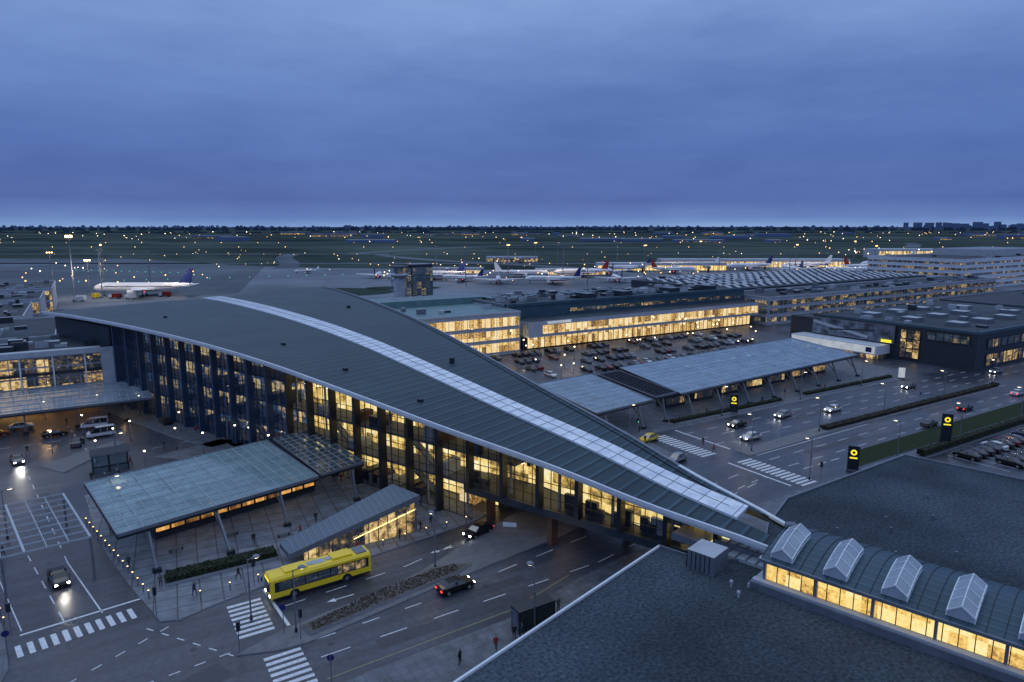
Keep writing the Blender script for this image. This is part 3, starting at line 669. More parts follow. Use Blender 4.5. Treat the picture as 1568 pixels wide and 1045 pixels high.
def mast(x,y,h,glow=True,n=4,br=.32,lm="lamp_amber"):
    m=MB();m.cyl((0,0,0),(0,0,h),.4,.2,"grey_metal",8);m.box(-1.6,1.6,-.3,.3,h-.2,h+.3,"grey_metal")
    m.cyl((0,0,h-2),(0,0,h-1.8),1.1,1.1,"grey_metal",8)
    if glow:
        for i in range(n): m.ball((-1.2+2.4*i/(n-1),-.45,h),br,lm,n=6)
    o=m.obj("floodlight_mast");o.location=(x,y,0);return o
mast(-6,482,36,True,4,.75,"mast_lamp");mast(-16,476,27,True,3,.4);mast(2,478,22,True,3,.5,"mast_lamp")
for (x,y,h,gg) in [(8,470,28,False),(40,560,24,False),(230,430,26,False),(330,450,26,False),(400,430,26,True),(480,420,25,False),(560,400,25,True),(300,380,24,False),(170,420,24,False),(620,360,24,True),(-60,400,26,False),(375,520,26,False),(700,430,26,True),(455,330,22,False),(290,470,27,True),(350,520,27,True),(430,500,27,False),(520,480,27,True),(250,520,25,False)]:
    mast(x,y,h,gg)
m=MB()
for z in range(0,30,2):
    for (a,b) in (((-.7,-.7),(.7,-.7)),((.7,-.7),(.7,.7)),((.7,.7),(-.7,.7)),((-.7,.7),(-.7,-.7))):
        m.beam((*a,z),(*b,z+2),.14,.14,"grey_metal");m.beam((*a,z),(*b,z),.14,.14,"grey_metal")
for a in ((-.7,-.7),(.7,-.7),(.7,.7),(-.7,.7)): m.beam((*a,0),(*a,30),.2,.2,"grey_metal")
m.ball((0,0,30.4),.45,"mast_lamp",n=6);o=m.obj("lattice_mast");o.location=(10,500,0)
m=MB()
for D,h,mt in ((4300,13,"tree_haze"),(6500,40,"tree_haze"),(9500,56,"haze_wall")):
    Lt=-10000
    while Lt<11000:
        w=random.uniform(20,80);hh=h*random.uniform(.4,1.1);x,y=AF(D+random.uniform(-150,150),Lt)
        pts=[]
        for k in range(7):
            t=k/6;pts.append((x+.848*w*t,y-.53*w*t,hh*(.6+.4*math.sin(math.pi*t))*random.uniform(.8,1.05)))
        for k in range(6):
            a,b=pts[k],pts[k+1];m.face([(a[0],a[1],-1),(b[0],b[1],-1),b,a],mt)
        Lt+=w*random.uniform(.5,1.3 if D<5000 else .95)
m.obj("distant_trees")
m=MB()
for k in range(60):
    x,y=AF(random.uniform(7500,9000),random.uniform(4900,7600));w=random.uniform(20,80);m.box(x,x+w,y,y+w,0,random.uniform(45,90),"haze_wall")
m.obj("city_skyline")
m=MB()
def fl(D,Lt,mat,r=None,h=1.):
    x,y=AF(D,Lt);m.ball((x,y,h+r),r,mat,n=5)
for D,sp in ((745,80),(1012,90),(1345,100),(1700,110),(2480,160)):
    Lt=-D*.85
    while Lt<D*.85:
        fl(D+random.uniform(-3,3),Lt+random.uniform(-8,8),"light_amber",D*random.uniform(.0003,.0006));Lt+=sp*random.uniform(.4,1.8)
for i in range(22): fl(520+i*6,-330+i*14,"light_green",.24,.1)
for i in range(14): fl(660-i*3,-420+i*9,"light_green",.24,.1)
for i in range(110): fl(random.uniform(450,1000),random.uniform(-450,800),random.choice(["light_amber","light_amber","light_white"]),random.uniform(.2,.45),random.uniform(2,10))
for i in range(170):
    D=random.uniform(1500,4200);fl(D,random.uniform(-.8,.85)*D,random.choice(["light_amber","light_white"]),D*random.uniform(.0003,.0006),6)
for i in range(70): fl(random.uniform(850,960),random.uniform(420,700),random.choice(["light_amber","light_white"]),random.uniform(.4,.8),random.uniform(3,12))
for i in range(80): fl(random.uniform(500,700),random.uniform(-120,400),random.choice(["light_amber","light_white"]),random.uniform(.25,.5),random.uniform(2,9))
for i in range(34): fl(random.uniform(400,520),random.uniform(-330,-200),random.choice(["light_amber","light_amber","light_white"]),random.uniform(.25,.5),random.uniform(2,14))
for i in range(12): fl(random.uniform(400,800),random.uniform(-400,700),"light_red",.3,4)
m.obj("airfield_lights")

# ------------------------------------------------------------------ vehicles
def car_mesh(col,van=False,heads=False):
    m=MB()
    if van:
        st=[(-2.5,.9,1.9,.9,.8),(-2.42,1.05,2.05,.95,.85),(-1.,1.05,2.1,.97,.86),(.9,1.05,2.08,.97,.84),(1.9,1.05,1.25,.96,.85),(2.4,.85,.95,.9,.8),(2.5,.6,.65,.85,.75)]
        gl=(3,);sg=(1,2,3)
    else:
        st=[(-2.2,.78,.83,.76,.62),(-2.1,.93,.98,.86,.72),(-1.75,.97,1.04,.9,.70),(-1.2,.97,1.40,.9,.6),(0,.95,1.46,.9,.62),(.45,.95,1.38,.9,.6),(1.2,.92,.97,.9,.72),(2.0,.76,.8,.86,.7),(2.22,.55,.6,.74,.6)]
        gl=(2,5);sg=(2,3,4,5)
    rings=[]
    for x,b,t,hw,hc in st:
        rings.append([(x,-hw*.88,.24),(x,-hw,.42),(x,-hw,b),(x,-hc,t),(x,hc,t),(x,hw,b),(x,hw,.42),(x,hw*.88,.24)])
    def mf(i,j):
        if j==3 and i in gl: return "car_glass"
        if j in (2,4) and i in sg: return "car_glass"
        if j in (0,6,7): return "car_black"
        return col
    m.loft(rings,mf,cap=col)
    L2=st[-1][0];wx=1.38 if not van else 1.6
    for sx in (-wx,wx):
        for sy in (-1,1):
            m.cyl((sx,sy*.72,.33),(sx,sy*.93,.33),.33,.33,"tyre",14);m.cyl((sx,sy*.93,.33),(sx,sy*.945,.33),.19,.19,"car_silver",10)
    for sy in (-1,1):
        m.box(L2-.12,L2+.01,sy*.62-.14,sy*.62+.14,.52,.68,"headlight" if heads else "car_silver")
        m.box(-L2-.01,-L2+.1,sy*.64-.14,sy*.64+.14,.62,.8,"taillight" if heads else "car_red")
        m.box(.95,1.12,sy*.98-.09,sy*.98+.09,.95,1.07,col)
    if van:
        for x in (-1.1,0.1): m.box(x-.04,x+.04,-.955,.955,1.1,1.85,col)
    else: m.box(-.32,-.24,-.88,.88,.9,1.36,col)
    return m.mesh("car",False)
CM={}
def car(col,x,y,rz,name="parked_car",van=False,heads=False):
    k=(col,van,heads)
    if k not in CM: CM[k]=car_mesh(*k)
    return inst(name,CM[k],(x,y,0.005),math.radians(rz))
def point(x,y,z,p,c=(1,.72,.4),r=.15):
    l=bpy.data.lights.new("lamp_light",'POINT');l.energy=p;l.color=c;l.shadow_soft_size=r
    o=bpy.data.objects.new("lamp_light",l);o.location=(x,y,z);SC.collection.objects.link(o);return o
def headbeam(x,y,rz,p=900):
    l=bpy.data.lights.new("headlight_beam",'SPOT');l.energy=p;l.color=(1,.93,.8);l.spot_size=math.radians(60);l.spot_blend=.7;l.shadow_soft_size=.3
    o=bpy.data.objects.new("headlight_beam",l);a=math.radians(rz)
    o.location=(x+math.cos(a)*2.4,y+math.sin(a)*2.4,.65)
    o.rotation_euler=Vector((math.cos(a),math.sin(a),-.09)).to_track_quat('-Z','Y').to_euler();SC.collection.objects.link(o)
moving=[("car_black",-5.8,93,-79,1),("car_grey",-13.2,147,-79,1),("car_black",33.6,66.3,3,1),("car_black",43,77.6,195,1),
 ("car_white",110,86,180,1),("car_silver",129.6,93,180,1),("car_white",143.4,90,180,1),("car_silver",88,84.5,192,1),("car_grey",181,93,180,1),("car_black",115,93.5,180,1),
 ("car_white",197,74.5,0,1),("car_black",170,74.3,0,1),("car_grey",150,72.1,0,0),("car_silver",222,90,180,1),("car_yellow",92,96,190,0),("car_yellow",78,92,190,0)]
for c,x,y,r,h in moving:
    car(c,x,y,r,"car",heads=bool(h))
for x,y,r in ((-5.8,93,-79),(-13.2,147,-79),(43,77.6,195),(33.6,66.3,3),(129.6,93,180),(110,86,180)): headbeam(x,y,r,450 if y<140 else 1000)
car("car_white",-1,165,175,"van",van=True);car("car_white",0,157,185,"van",van=True)
for c,x,y,r in [("car_black",-8,162,10),("car_grey",-4,153,80),("car_red",18.8,150.5,150),("car_black",22,148.5,150),("car_red",-18,168,5),("car_black",-26,160,5),("car_grey",-34,168,0),("car_yellow",-30,172,0),("car_black",12,160,100),("car_white",-14,172,0)]: car(c,x,y,r)
cols=["car_black","car_grey","car_black","car_silver","car_blue","car_black","car_grey","car_black","car_blue","car_white","car_grey","car_red","car_black","car_black"]
for r_ in range(4):
    for i in range(40):
        if random.random()<.6: car(random.choice(cols),109.3+i*2.6+random.uniform(-.15,.15),154.5+r_*10+random.uniform(-.3,.3),(90 if random.random()<.5 else -90)+random.uniform(-2,2))
for i in range(12):
    if random.random()<.85: car(random.choice(cols),134.3+i*2.6,57.5,90)
    if random.random()<.8: car(random.choice(cols),134.3+i*2.6,51.5,-90)
for i in range(14):
    if random.random()<.6: car(random.choice(cols),130+i*7,141+random.random(),5)
def bus():
    m=MB();w=1.27;X0,X1=-6,6
    def ring(x,ins=0,zt_=2.95): 
        ww=w-ins;return [(x,-ww,.38+ins),(x,-ww,1.25),(x,-ww,2.35),(x,-ww,zt_-.28-ins),(x,-ww+.26,zt_-ins),(x,ww-.26,zt_-ins),(x,ww,zt_-.28-ins),(x,ww,2.35),(x,ww,1.25),(x,ww,.38+ins)]
    rs=[ring(X0,.14),ring(X0+.16,0),ring(X1-.12,0),ring(X1,.1)]
    m.loft(rs,lambda i,j:"bus_yellow",cap="bus_yellow")
    for s in (-1,1):
        y=s*(w+.012)
        m.box(X0+.5,X1-.35,min(y,s*w),max(y,s*w),1.22,2.4,"car_glass")
        for k in range(7):
            a=X0+1.0+k*1.5
            m.face([(a,y+s*.006,1.32),(a+1.36,y+s*.006,1.32),(a+1.36,y+s*.006,2.3),(a,y+s*.006,2.3)][::(1 if s<0 else -1)],"win_few")
        for wx in (-3.3,2.9):
            m.cyl((wx,s*(w-.25),.48),(wx,s*(w+.02),.48),.48,.48,"tyre",18);m.cyl((wx,s*(w+.02),.48),(wx,s*(w+.04),.48),.24,.24,"grey_metal",12)
            m.cyl((wx,s*(w-.2),.48),(wx,s*(w+.01),.48),.6,.6,"dark_metal",18)
        m.box(X0+.2,X1-.2,min(s*(w-.1),s*(w+.008)),max(s*(w-.1),s*(w+.008)),.36,.55,"dark_metal")
        m.box(X0-.35,X0-.2,s*1.35-.12,s*1.35+.12,1.7,2.2,"dark_metal");m.beam((X0-.28,s*1.3,2.2),(X0+.1,s*1.1,2.6),.05,.05,"dark_metal")
    for dx in (X0+.5,X0+5.5): m.box(dx,dx+1.2,w+.0,w+.03,.45,2.4,"car_glass")
    m.box(X0-.02,X0+.05,-1.08,1.08,1.15,2.35,"car_glass");m.box(X0-.03,X0+.05,-.85,.85,2.42,2.72,"sign_glow")
    m.box(X0-.02,X0+.05,-1.1,1.1,.42,.6,"dark_metal")
    for s in (-1,1):
        m.box(X0-.03,X0+.04,s*.85-.17,s*.85+.17,.68,.86,"headlight");m.box(X1-.04,X1+.02,s*.95-.1,s*.95+.1,.8,1.15,"taillight")
    m.box(X1-.05,X1+.012,-.9,.9,1.4,2.3,"car_glass")
    m.box(-4.2,-1.6,-.8,.8,2.93,3.16,"bus_yellow");m.box(1.4,3.8,-.85,.85,2.93,3.2,"bus_yellow");m.box(4.3,5.6,-.9,.9,2.93,3.08,"grey_metal");m.box(-.9,.6,-.5,.5,2.94,3.0,"light_wall")
    for x in (-1.2,1.1): m.box(x-.35,x+.35,-.35,.35,2.93,3.05,"light_wall")
    return m
o=bus().obj("bus");o.location=(20.5,75.9,.005);o.rotation_euler=(0,0,math.radians(2))
def plane(name,x,y,head,ln=60,tail="plane_blue",span=None):
    m=MB();r=ln*.046;span=span or ln*.96
    prof=[(0,.05,-.25),(.012,.32,-.2),(.035,.62,-.12),(.08,.9,-.03),(.13,1,0),(.62,1,0),(.74,.86,.12),(.86,.55,.38),(.95,.28,.6),(1,.08,.72)]
    rings=[[((.5-a)*ln,math.cos(t)*r*b,r*2.0+c*r+math.sin(t)*r*b) for t in [2*math.pi*k/16 for k in range(16)]] for a,b,c in prof]
    m.loft(rings,lambda i,j:"plane_white",cap="plane_white")
    z=r*1.7
    for s in (-1,1):
        def wing(pts,th): 
            P=[(p[0],s*p[1],p[2]) for p in pts];lo=[(p[0],p[1],p[2]-th) for p in P]
            if s<0: P=P[::-1];lo=lo[::-1]
            m.face(P,"plane_white");m.face(lo[::-1],"grey_metal")
            for i in range(4): m.face([P[i],P[(i+1)%4],lo[(i+1)%4],lo[i]],"plane_white")
        wing([(.12*ln,r*.6,z),(-.13*ln,span/2,z+1.6),(-.17*ln,span/2,z+1.6),(-.12*ln,r*.6,z)],.5)
        wing([(-.37*ln,r*.3,z+1.6),(-.45*ln,ln*.16,z+2.1),(-.49*ln,ln*.16,z+2.1),(-.46*ln,r*.3,z+1.6)],.25)
        m.cyl((.08*ln,s*span*.17,z-1.5),(-.02*ln,s*span*.17,z-1.3),r*.52,r*.36,"plane_white",14)
        m.cyl((.0*ln,s*r*.9,0),(.0*ln,s*r*.9,z),.25,.25,"grey_metal",6);m.cyl((.0,s*r*.9-.4,.6),(.0,s*r*.9+.4,.6),.6,.6,"tyre",10)
        m.box(-.3*ln,.38*ln,s*r*.985-.03,s*r*.985+.03,r*2.15,r*2.15+.35,"car_glass")
    zt0=r*2.9
    P=[(-.35*ln,zt0-.2),(-.455*ln,zt0+ln*.145),(-.5*ln,zt0+ln*.145),(-.475*ln,zt0-.2)]
    A=[(p[0],-.25,p[1]) for p in P];B=[(p[0],.25,p[1]) for p in P]
    m.face(A,tail);m.face(B[::-1],tail)
    for i in range(4): m.face([A[i],A[(i+1)%4],B[(i+1)%4],B[i]][::-1],tail)
    m.cyl((.4*ln,0,0),(.4*ln,0,z),.2,.2,"grey_metal",6);m.cyl((.4*ln,-.3,.45),(.4*ln,.3,.45),.45,.45,"tyre",10)
    m.ball((0,0,r*.95),.4,"light_red",n=6)
    o=m.obj(name,smooth=False);o.location=(x,y,0);o.rotation_euler=(0,0,math.radians(head));return o
plane("airplane",30,470,150,60)
for a in [(545,-62,150,50,"plane_blue"),(565,8,-28,46,"plane_white"),(525,-38,125,36,"plane_blue"),(575,58,155,48,"plane_red"),(505,30,140,42,"plane_blue"),(640,108,150,44,"plane_blue"),(670,180,140,44,"plane_white"),(660,228,160,50,"plane_blue"),(675,290,150,50,"plane_white"),(650,335,-20,48,"plane_red"),(620,-186,160,22,"plane_white"),(740,430,150,50,"plane_blue"),(790,520,-30,50,"plane_white"),(540,-88,110,34,"plane_white"),(700,380,150,50,"plane_red"),(850,600,150,50,"plane_blue"),(840,470,150,46,"plane_white"),(615,145,-20,44,"plane_red"),(600,85,60,40,"plane_blue"),(625,255,60,44,"plane_blue"),(610,300,140,44,"plane_white"),(505,-10,60,38,"plane_white"),(560,-110,60,34,"plane_blue"),(780,640,150,50,"plane_red"),(520,80,60,38,"plane_blue")]:
    x,y=AF(a[0],a[1]);plane("airplane",x,y,a[2],a[3],a[4])
for (x,y,r,c) in [(14,462,150,"car_red"),(22,455,150,"car_white"),(5,470,60,"car_yellow"),(40,458,150,"car_red"),(-4,455,150,"car_white")]:
    m=MB();m.box(-3.5,1.2,-1.2,1.2,.7,3.2,c);m.box(1.4,3.2,-1.1,1.1,.6,2.4,"car_white");m.box(2.6,3.22,-1,1,1.5,2.2,"car_glass")
    for sx in (-2.3,2.2):
        for sy in (-1,1): m.cyl((sx,sy*.9,.5),(sx,sy*1.2,.5),.5,.5,"tyre",10)
    o=m.obj("service_truck");o.location=(x,y,0);o.rotation_euler=(0,0,math.radians(r))
for (x,y) in ((10,455),(45,455),(-6,478)): point(x,y,16,6500,(1,.75,.5),.5)
for (D,Lt) in ((540,-40),(560,40),(640,150),(650,290)): x,y=AF(D,Lt);point(x,y,18,9000,(1,.7,.42),.5)

# ------------------------------------------------------------------ street furniture
def lamp_mesh(h=7):
    m=MB();m.cyl((0,0,0),(0,0,h),.1,.06,"grey_metal",8);m.cyl((0,0,0),(0,0,.5),.16,.14,"dark_metal",8)
    m.beam((0,0,h-.1),(.9,0,h+.1),.07,.07,"grey_metal");m.cyl((.9,0,h+.05),(.9,0,h+.2),.42,.3,"grey_metal",12);m.cyl((.9,0,h-.02),(.9,0,h+.045),.3,.36,"lamp_glow",12)
    m.cyl((0,0,h*.55),(0,0,h*.55+.5),.13,.13,"grey_metal",8)
    return m.mesh("street_lamp")
def globe_mesh(h=4):
    m=MB();m.cyl((0,0,0),(0,0,h),.07,.05,"grey_metal",8);m.cyl((0,0,0),(0,0,.35),.12,.1,"dark_metal",8);m.ball((0,0,h+.14),.17,"lamp_glow",n=10);m.cyl((0,0,h+.3),(0,0,h+.36),.3,.1,"dark_metal",10);return m.mesh("street_lamp_globe")
LM=lamp_mesh();GM=globe_mesh()
for (x,y,r) in [(12,72.3,0),(33.7,71.9,90),(15.5,67.4,0),(36.9,54.6,90),(104,81,90),(126,81.8,90),(150,82,90),(176,82,90),(202,82,90),(90,99.5,-90),(118,100.4,-90),(146,100.4,-90),(172,100.6,-90),(123,64,90),(146,64.2,90),(172,64,90),(200,64,90),(-12,110,0),(0.5,108,0),(-16,138,0),(2,131,0),(100,66,90),(76,98,0),(230,82,90),(255,82,90)]:
    inst("street_lamp",LM,(x,y,.1),math.radians(r))
for (x,y,r) in [(33.7,71.9,90),(104,81,90),(126,81.8,90),(150,82,90),(176,82,90),(118,100.4,-90),(-16,138,0),(172,64,90)]:
    a=math.radians(r);point(x+.9*math.cos(a),y+.9*math.sin(a),6.8,90)
gl=[(-18,150),(-8,150),(2,146),(12,140),(22,136),(-3,160),(8,172),(-20,174),(-34,176),(-48,176),(5,150),(24,133),(-1,139),(-24,160),(14,152),(26,126),(-40,162),(16,134),(6,128),(-10,177),(-28,182),(0,178)]
for x,y in gl: inst("street_lamp",GM,(x,y,.05))
for x,y in gl[::4]: point(x,y,4.1,160,(1,.6,.25))
for i in range(30):
    x=106+random.random()*115;y=149+random.choice([0,11,21,31,40])+random.random()*2;inst("street_lamp",GM,(x,y,.0))
    if i%5==0: point(x,y,4.4,320,(1,.65,.3))
m=MB();m.cyl((0,0,0),(0,0,.95),.08,.08,"grey_metal",8);m.cyl((0,0,.95),(0,0,1.04),.075,.075,"lamp_amber",8);m.cyl((0,0,1.04),(0,0,1.1),.1,.06,"grey_metal",8);BM=m.mesh("bollard")
for i in range(15): inst("bollard",BM,(3.0-i*.42,83+i*1.9,.12))
for i in range(9): inst("bollard",BM,(-10.5-i*.5,85+i*2.4,.12))
for i in range(12): inst("bollard",BM,(8+i*3.2,79.8+i*.15,.12))
for (x,y,z,p) in [(10,98,4.6,70),(22,101,4.6,70),(-10,174,4.5,250),(-34,174,4.5,250),(5,172,4.5,160),(52,70,3.8,90),(58,60,3.8,70),(49,79,3.8,80),(124,111,4.8,100),(160,114,4.8,100)]: point(x,y,z,p,(1,.62,.28),.3)
def pylon(x,y,h,rz):
    m=MB();m.box(-.9,.9,-.25,.25,0,h,"dark_metal");m.box(-1.0,1.0,-.32,.32,0,.3,"concrete")
    for s in (-1,1):
        m.cyl((0,s*.26,h-1.1),(0,s*.3,h-1.1),.5,.5,"sign_glow",20);m.cyl((0,s*.3,h-1.1),(0,s*.32,h-1.1),.24,.24,"dark_metal",16)
        m.box(-.6,.6,min(s*.26,s*.29),max(s*.26,s*.29),h-2.2,h-1.95,"sign_glow")
    o=m.obj("sign_pylon");o.location=(x,y,.1);o.rotation_euler=(0,0,math.radians(rz))
pylon(137.7,63,6.5,-55);pylon(110,64.6,4.5,-55);pylon(122.1,100.6,4.5,-50)
m=MB();m.box(-.8,.8,-.15,.15,.4,3.2,"board_white");m.box(-.9,.9,-.2,.2,0,.4,"grey_metal");m.box(-.85,.85,-.18,.18,3.2,3.3,"grey_metal");o=m.obj("advertising_sign");o.location=(190,99.9,.1);o.rotation_euler=(0,0,math.radians(-55))
def tsign(x,y,rz,kind=0):
    m=MB();m.cyl((0,0,0),(0,0,3.2),.05,.05,"grey_metal",8)
    if kind==0: m.cyl((0,-.07,2.9),(0,-.03,2.9),.34,.34,"plane_blue",16)
    elif kind==1: m.box(-.9,.9,-.08,-.04,2.5,3.1,"paint")
    else:
        m.box(-.16,.16,-.2,.1,2.4,3.35,"dark_metal");
        for k,c in enumerate(("light_green","dark_wall","dark_wall")): m.cyl((0,-.24,2.58+.3*k),(0,-.19,2.58+.3*k),.08,.08,c,10)
    o=m.obj(("traffic_sign","direction_sign","traffic_light")[kind]);o.location=(x,y,.1);o.rotation_euler=(0,0,math.radians(rz))
for a in [(14.4,68,-30,0),(13.8,79.6,120,2),(9.8,66.8,150,2),(15.6,66,100,2),(3.4,78.6,160,2),(-9.6,77.5,0,0),(45,72.6,-40,1),(38,81.4,0,0),(101,81,120,2),(93,100.5,0,2),(101,64.6,160,2),(16,57,150,0),(-9.8,83,150,2),(55,73,0,0),(140,100.6,0,0),(165,82,0,0),(70,77.8,0,0)]: tsign(*a)
m=MB();m.box(-2,4,132.5,136.5,3.1,3.4,"grey_metal",top="roof_dark");m.box(-1.6,3.6,132.9,136.1,.1,3.1,"canopy_clear")
for x in (-1.7,3.6):
    for y in (132.8,136.1): m.box(x-.1,x+.1,y-.1,y+.1,0,3.1,"dark_metal")
m.box(-1.7,3.6,132.75,132.85,1.,1.2,"dark_metal");m.box(.6,.9,132.8,132.9,0,3.1,"dark_metal");m.obj("ticket_shelter")
m=MB();m.box(35,39.6,54.6,56.3,2.4,2.6,"dark_metal");m.box(35.1,39.5,54.65,54.72,.3,2.4,"car_glass")
for x in (35.1,37.3,39.5): m.box(x-.06,x+.06,54.6,54.8,.1,2.4,"dark_metal");m.box(x-.05,x+.05,56.1,56.25,.1,2.4,"dark_metal")
m.box(35.6,39,55,55.4,.45,.55,"grey_metal");m.box(35,35.1,54.7,56.2,.3,2.4,"poster_dark");m.obj("bus_shelter")
def bench(x,y,rz):
    m=MB();m.box(-1,1,-.25,.25,.4,.48,"concrete");m.box(-.8,-.65,-.2,.2,0,.4,"dark_metal");m.box(.65,.8,-.2,.2,0,.4,"dark_metal");o=m.obj("park_bench");o.location=(x,y,.13);o.rotation_euler=(0,0,math.radians(rz))
for a in ((7,94,10),(14,95,10),(27,90,0),(31,93,0),(20,91,5)): bench(*a)
def hedge(name,x0,x1,y0,y1,h,lm="leaf",n=2500,border=True):
    m=MB()
    if border: m.box(x0-.3,x1+.3,y0-.3,y1+.3,.0,.5,"kerb",top="leaf_dark")
    m.box(x0+.1,x1-.1,y0+.1,y1-.1,.3,h-.12,"leaf_dark")
    for i in range(n):
        x=random.uniform(x0,x1);y=random.uniform(y0,y1);z=random.uniform(.4,h)
        k=random.random()
        if k<.5: z=h-random.random()*.15+.12*math.sin(x*2.1)*math.sin(y*3)
        elif k<.8: y=y0+random.uniform(-.05,.1)
        else: x=random.choice([x0,x1])+random.uniform(-.08,.08)
        s=random.uniform(.08,.16);d=Vector((random.gauss(0,1),random.gauss(0,1),random.gauss(0,1))).normalized();e=d.orthogonal().normalized();f=d.cross(e)
        c=Vector((x,y,z));m.face([c-e*s,c+f*s*.6,c+e*s,c-f*s*.6],lm if random.random()<.8 else "leaf_dark")
    m.obj(name)
hedge("hedge",5.2,17.6,85,87,1.15)
hedge("hedge",128,203,81.2,82.9,.9,"leaf_red",5000,False)
hedge("hedge",128,230,61.8,63.2,1.4,"leaf",6000,False)
hedge("hedge",104,140,101.2,102.4,1.1,"leaf",2500);hedge("hedge",150,188,101.4,102.6,1.1,"leaf",2500)

# ------------------------------------------------------------------ people
def person_mesh(jk,stride,arm):
    s=stride
    V=[((0,0,.95),.13),((0,0,1.12),.125),((0,0,1.33),.15),((0,0,1.45),.1),((.01,0,1.53),.055),((.02,0,1.64),.085),((.02,0,1.74),.075),
       ((0,.09,.9),.095),((s*.22,.1,.5),.065),((s*.28-.08*(s<0),.1,.09),.04),((s*.28+.15,.1,.04),.035),
       ((0,-.09,.9),.095),((-s*.2,-.1,.5),.065),((-s*.38,-.1,.12),.04),((-s*.38+.15,-.1,.05),.035),
       ((0,.19,1.4),.065),((-s*arm*.15,.25,1.14),.048),((-s*arm*.15+.12,.25,.92),.035),((-s*arm*.15+.15,.25,.86),.033),
       ((0,-.19,1.4),.065),((s*arm*.15,-.25,1.14),.048),((s*arm*.15+.12,-.25,.92),.035),((s*arm*.15+.15,-.25,.86),.033)]
    Ed=[(0,1),(1,2),(2,3),(3,4),(4,5),(5,6),(0,7),(7,8),(8,9),(9,10),(0,11),(11,12),(12,13),(13,14),(2,15),(15,16),(16,17),(17,18),(2,19),(19,20),(20,21),(21,22)]
    me=bpy.data.meshes.new("p");me.from_pydata([v[0] for v in V],Ed,[]);o=bpy.data.objects.new("p",me);SC.collection.objects.link(o)
    o.modifiers.new("s",'SKIN')
    for i,v in enumerate(V):
        d=me.skin_vertices[0].data[i];d.radius=(v[1],v[1]*(1.25 if i in(1,2) else 1));d.use_root=(i==0)
    o.modifiers.new("u",'SUBSURF').levels=1
    dg=bpy.context.evaluated_depsgraph_get();m2=bpy.data.meshes.new_from_object(o.evaluated_get(dg));bpy.data.objects.remove(o)
    ns=["skin","hair",jk,"trousers","shoe"];m2.materials.clear()
    for n in ns: m2.materials.append(MATS[n])
    for p in m2.polygons:
        c=p.center;p.use_smooth=True
        if c.z>1.5: p.material_index=1 if (c.z>1.7 or c.x<-.01) else 0
        elif abs(c.y)>.2 and c.z<.93: p.material_index=0
        elif c.z>.84: p.material_index=2
        elif c.z>.1: p.material_index=3
        else: p.material_index=4
    bm=bmesh.new();bm.from_mesh(m2)
    def cone(p,q,r0,r1,mi):
        p=Vector(p);q=Vector(q);mt=Matrix.Translation((p+q)/2)@(q-p).to_track_quat('Z','Y').to_matrix().to_4x4()
        r=bmesh.ops.create_cone(bm,cap_ends=True,segments=6,radius1=r0,radius2=r1,depth=(q-p).length,matrix=mt)
        for v in r['verts']:
            for f in v.link_faces: f.material_index=mi
    for sg in (1,-1):
        hx=(-s*arm*.15 if sg>0 else s*arm*.15)+.15;y=.25*sg
        for k,l in enumerate((.07,.08,.085,.065)):
            cone((hx-.03+.02*k,y,.85),(hx-.02+.02*k,y-.01*sg,.85-l),.009,.007,0)
        cone((hx+.02,y,.88),(hx+.055,y-.02*sg,.83),.011,.008,0)
        cone((.0,.08*sg,1.65),(.0,.1*sg,1.65),.025,.015,0)
    cone((.09,0,1.64),(.125,0,1.63),.018,.006,0)
    bm.to_mesh(m2);bm.free();return m2
PM=[person_mesh(j,s,a) for j,s,a in (("jacket_black",1,1),("jacket_blue",.7,1),("jacket_grey",.15,.3),("jacket_red",.9,1),("jacket_black",.1,0))]
ppl=[(34.2,54.3),(34.9,53.9),(41,56.0),(31.6,53.6),(27.5,53.5),(12.5,82),(7.5,80.7),(24,82),(27,81),(33,81.5),(36.5,82.4),(38.5,83.3),(4.4,85),(22,90),(25,93),(30,91),(-12,104),(-13,98),(-18,96),(9.5,58),(16,90.6),(1.5,92),(0,104),(4,134),(-2,129),(-12,152),(10,141),(8,146),(88,101),(94,101),(104,100.6),(112,101),(116,103),(97,84),(98.5,88),(120,102),(135,103),(150,103.6),(160,103.2),(130,108),(90,95),(40,90),(37,94),(33,106),(-6,170),(2,170),(10,169)]
for i,(x,y) in enumerate(ppl): inst("pedestrian",PM[i%5],(x,y,.13 if not (i==19 or (x<0 and y>110)) else .005),random.uniform(0,6.28),random.uniform(.95,1.05))

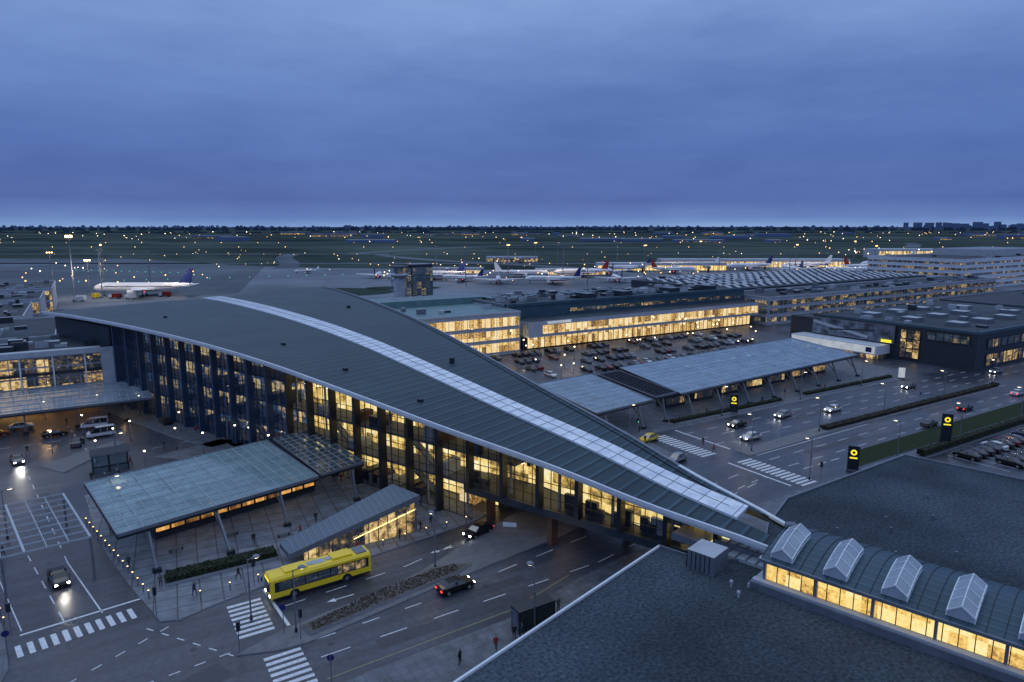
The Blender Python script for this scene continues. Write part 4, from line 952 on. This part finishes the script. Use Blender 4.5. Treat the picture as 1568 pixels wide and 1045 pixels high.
# ------------------------------------------------------------------ sky, sun, camera
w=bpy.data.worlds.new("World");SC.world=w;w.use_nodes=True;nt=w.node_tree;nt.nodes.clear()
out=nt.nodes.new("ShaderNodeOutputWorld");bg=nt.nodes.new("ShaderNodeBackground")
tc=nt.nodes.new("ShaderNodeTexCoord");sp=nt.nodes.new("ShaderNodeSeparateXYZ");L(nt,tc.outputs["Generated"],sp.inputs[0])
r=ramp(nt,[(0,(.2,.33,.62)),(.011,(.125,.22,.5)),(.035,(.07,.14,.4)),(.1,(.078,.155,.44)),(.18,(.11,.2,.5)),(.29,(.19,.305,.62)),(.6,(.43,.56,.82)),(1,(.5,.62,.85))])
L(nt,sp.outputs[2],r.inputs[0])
mp=nt.nodes.new("ShaderNodeMapping");mp.inputs["Scale"].default_value=(1,1,4);L(nt,tc.outputs["Generated"],mp.inputs[0])
no=N(nt,"ShaderNodeTexNoise",Scale=2.4,Detail=9.,Roughness=.62);L(nt,mp.outputs[0],no.inputs["Vector"])
r2=ramp(nt,[(.3,(.76,.8,.87)),(.7,(1.26,1.21,1.12))]);L(nt,no.outputs["Fac"],r2.inputs[0])
sk=nt.nodes.new("ShaderNodeTexSky");sk.sky_type='NISHITA';sk.sun_disc=False;sk.sun_elevation=math.radians(2);sk.sun_rotation=math.radians(200)
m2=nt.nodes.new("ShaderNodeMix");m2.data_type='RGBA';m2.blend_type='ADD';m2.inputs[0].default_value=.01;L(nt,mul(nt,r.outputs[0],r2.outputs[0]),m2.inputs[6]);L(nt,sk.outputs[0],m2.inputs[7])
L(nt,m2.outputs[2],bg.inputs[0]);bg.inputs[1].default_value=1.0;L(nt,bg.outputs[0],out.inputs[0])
sl=bpy.data.lights.new("sun",'SUN');sl.energy=.3;sl.angle=math.radians(25);sl.color=(.85,.9,1)
so=bpy.data.objects.new("sun",sl);so.rotation_euler=(math.radians(35),math.radians(15),math.radians(160));SC.collection.objects.link(so)
cd=bpy.data.cameras.new("camera");co=bpy.data.objects.new("camera",cd);SC.collection.objects.link(co)
cd.sensor_width=36;cd.lens=24;cd.clip_end=60000;cd.clip_start=.5
co.location=(0,0,42);co.rotation_euler=(math.radians(90-9.56),0,math.radians(-32))
SC.camera=co
SC.view_settings.view_transform='Standard';SC.view_settings.look='None';SC.view_settings.exposure=0
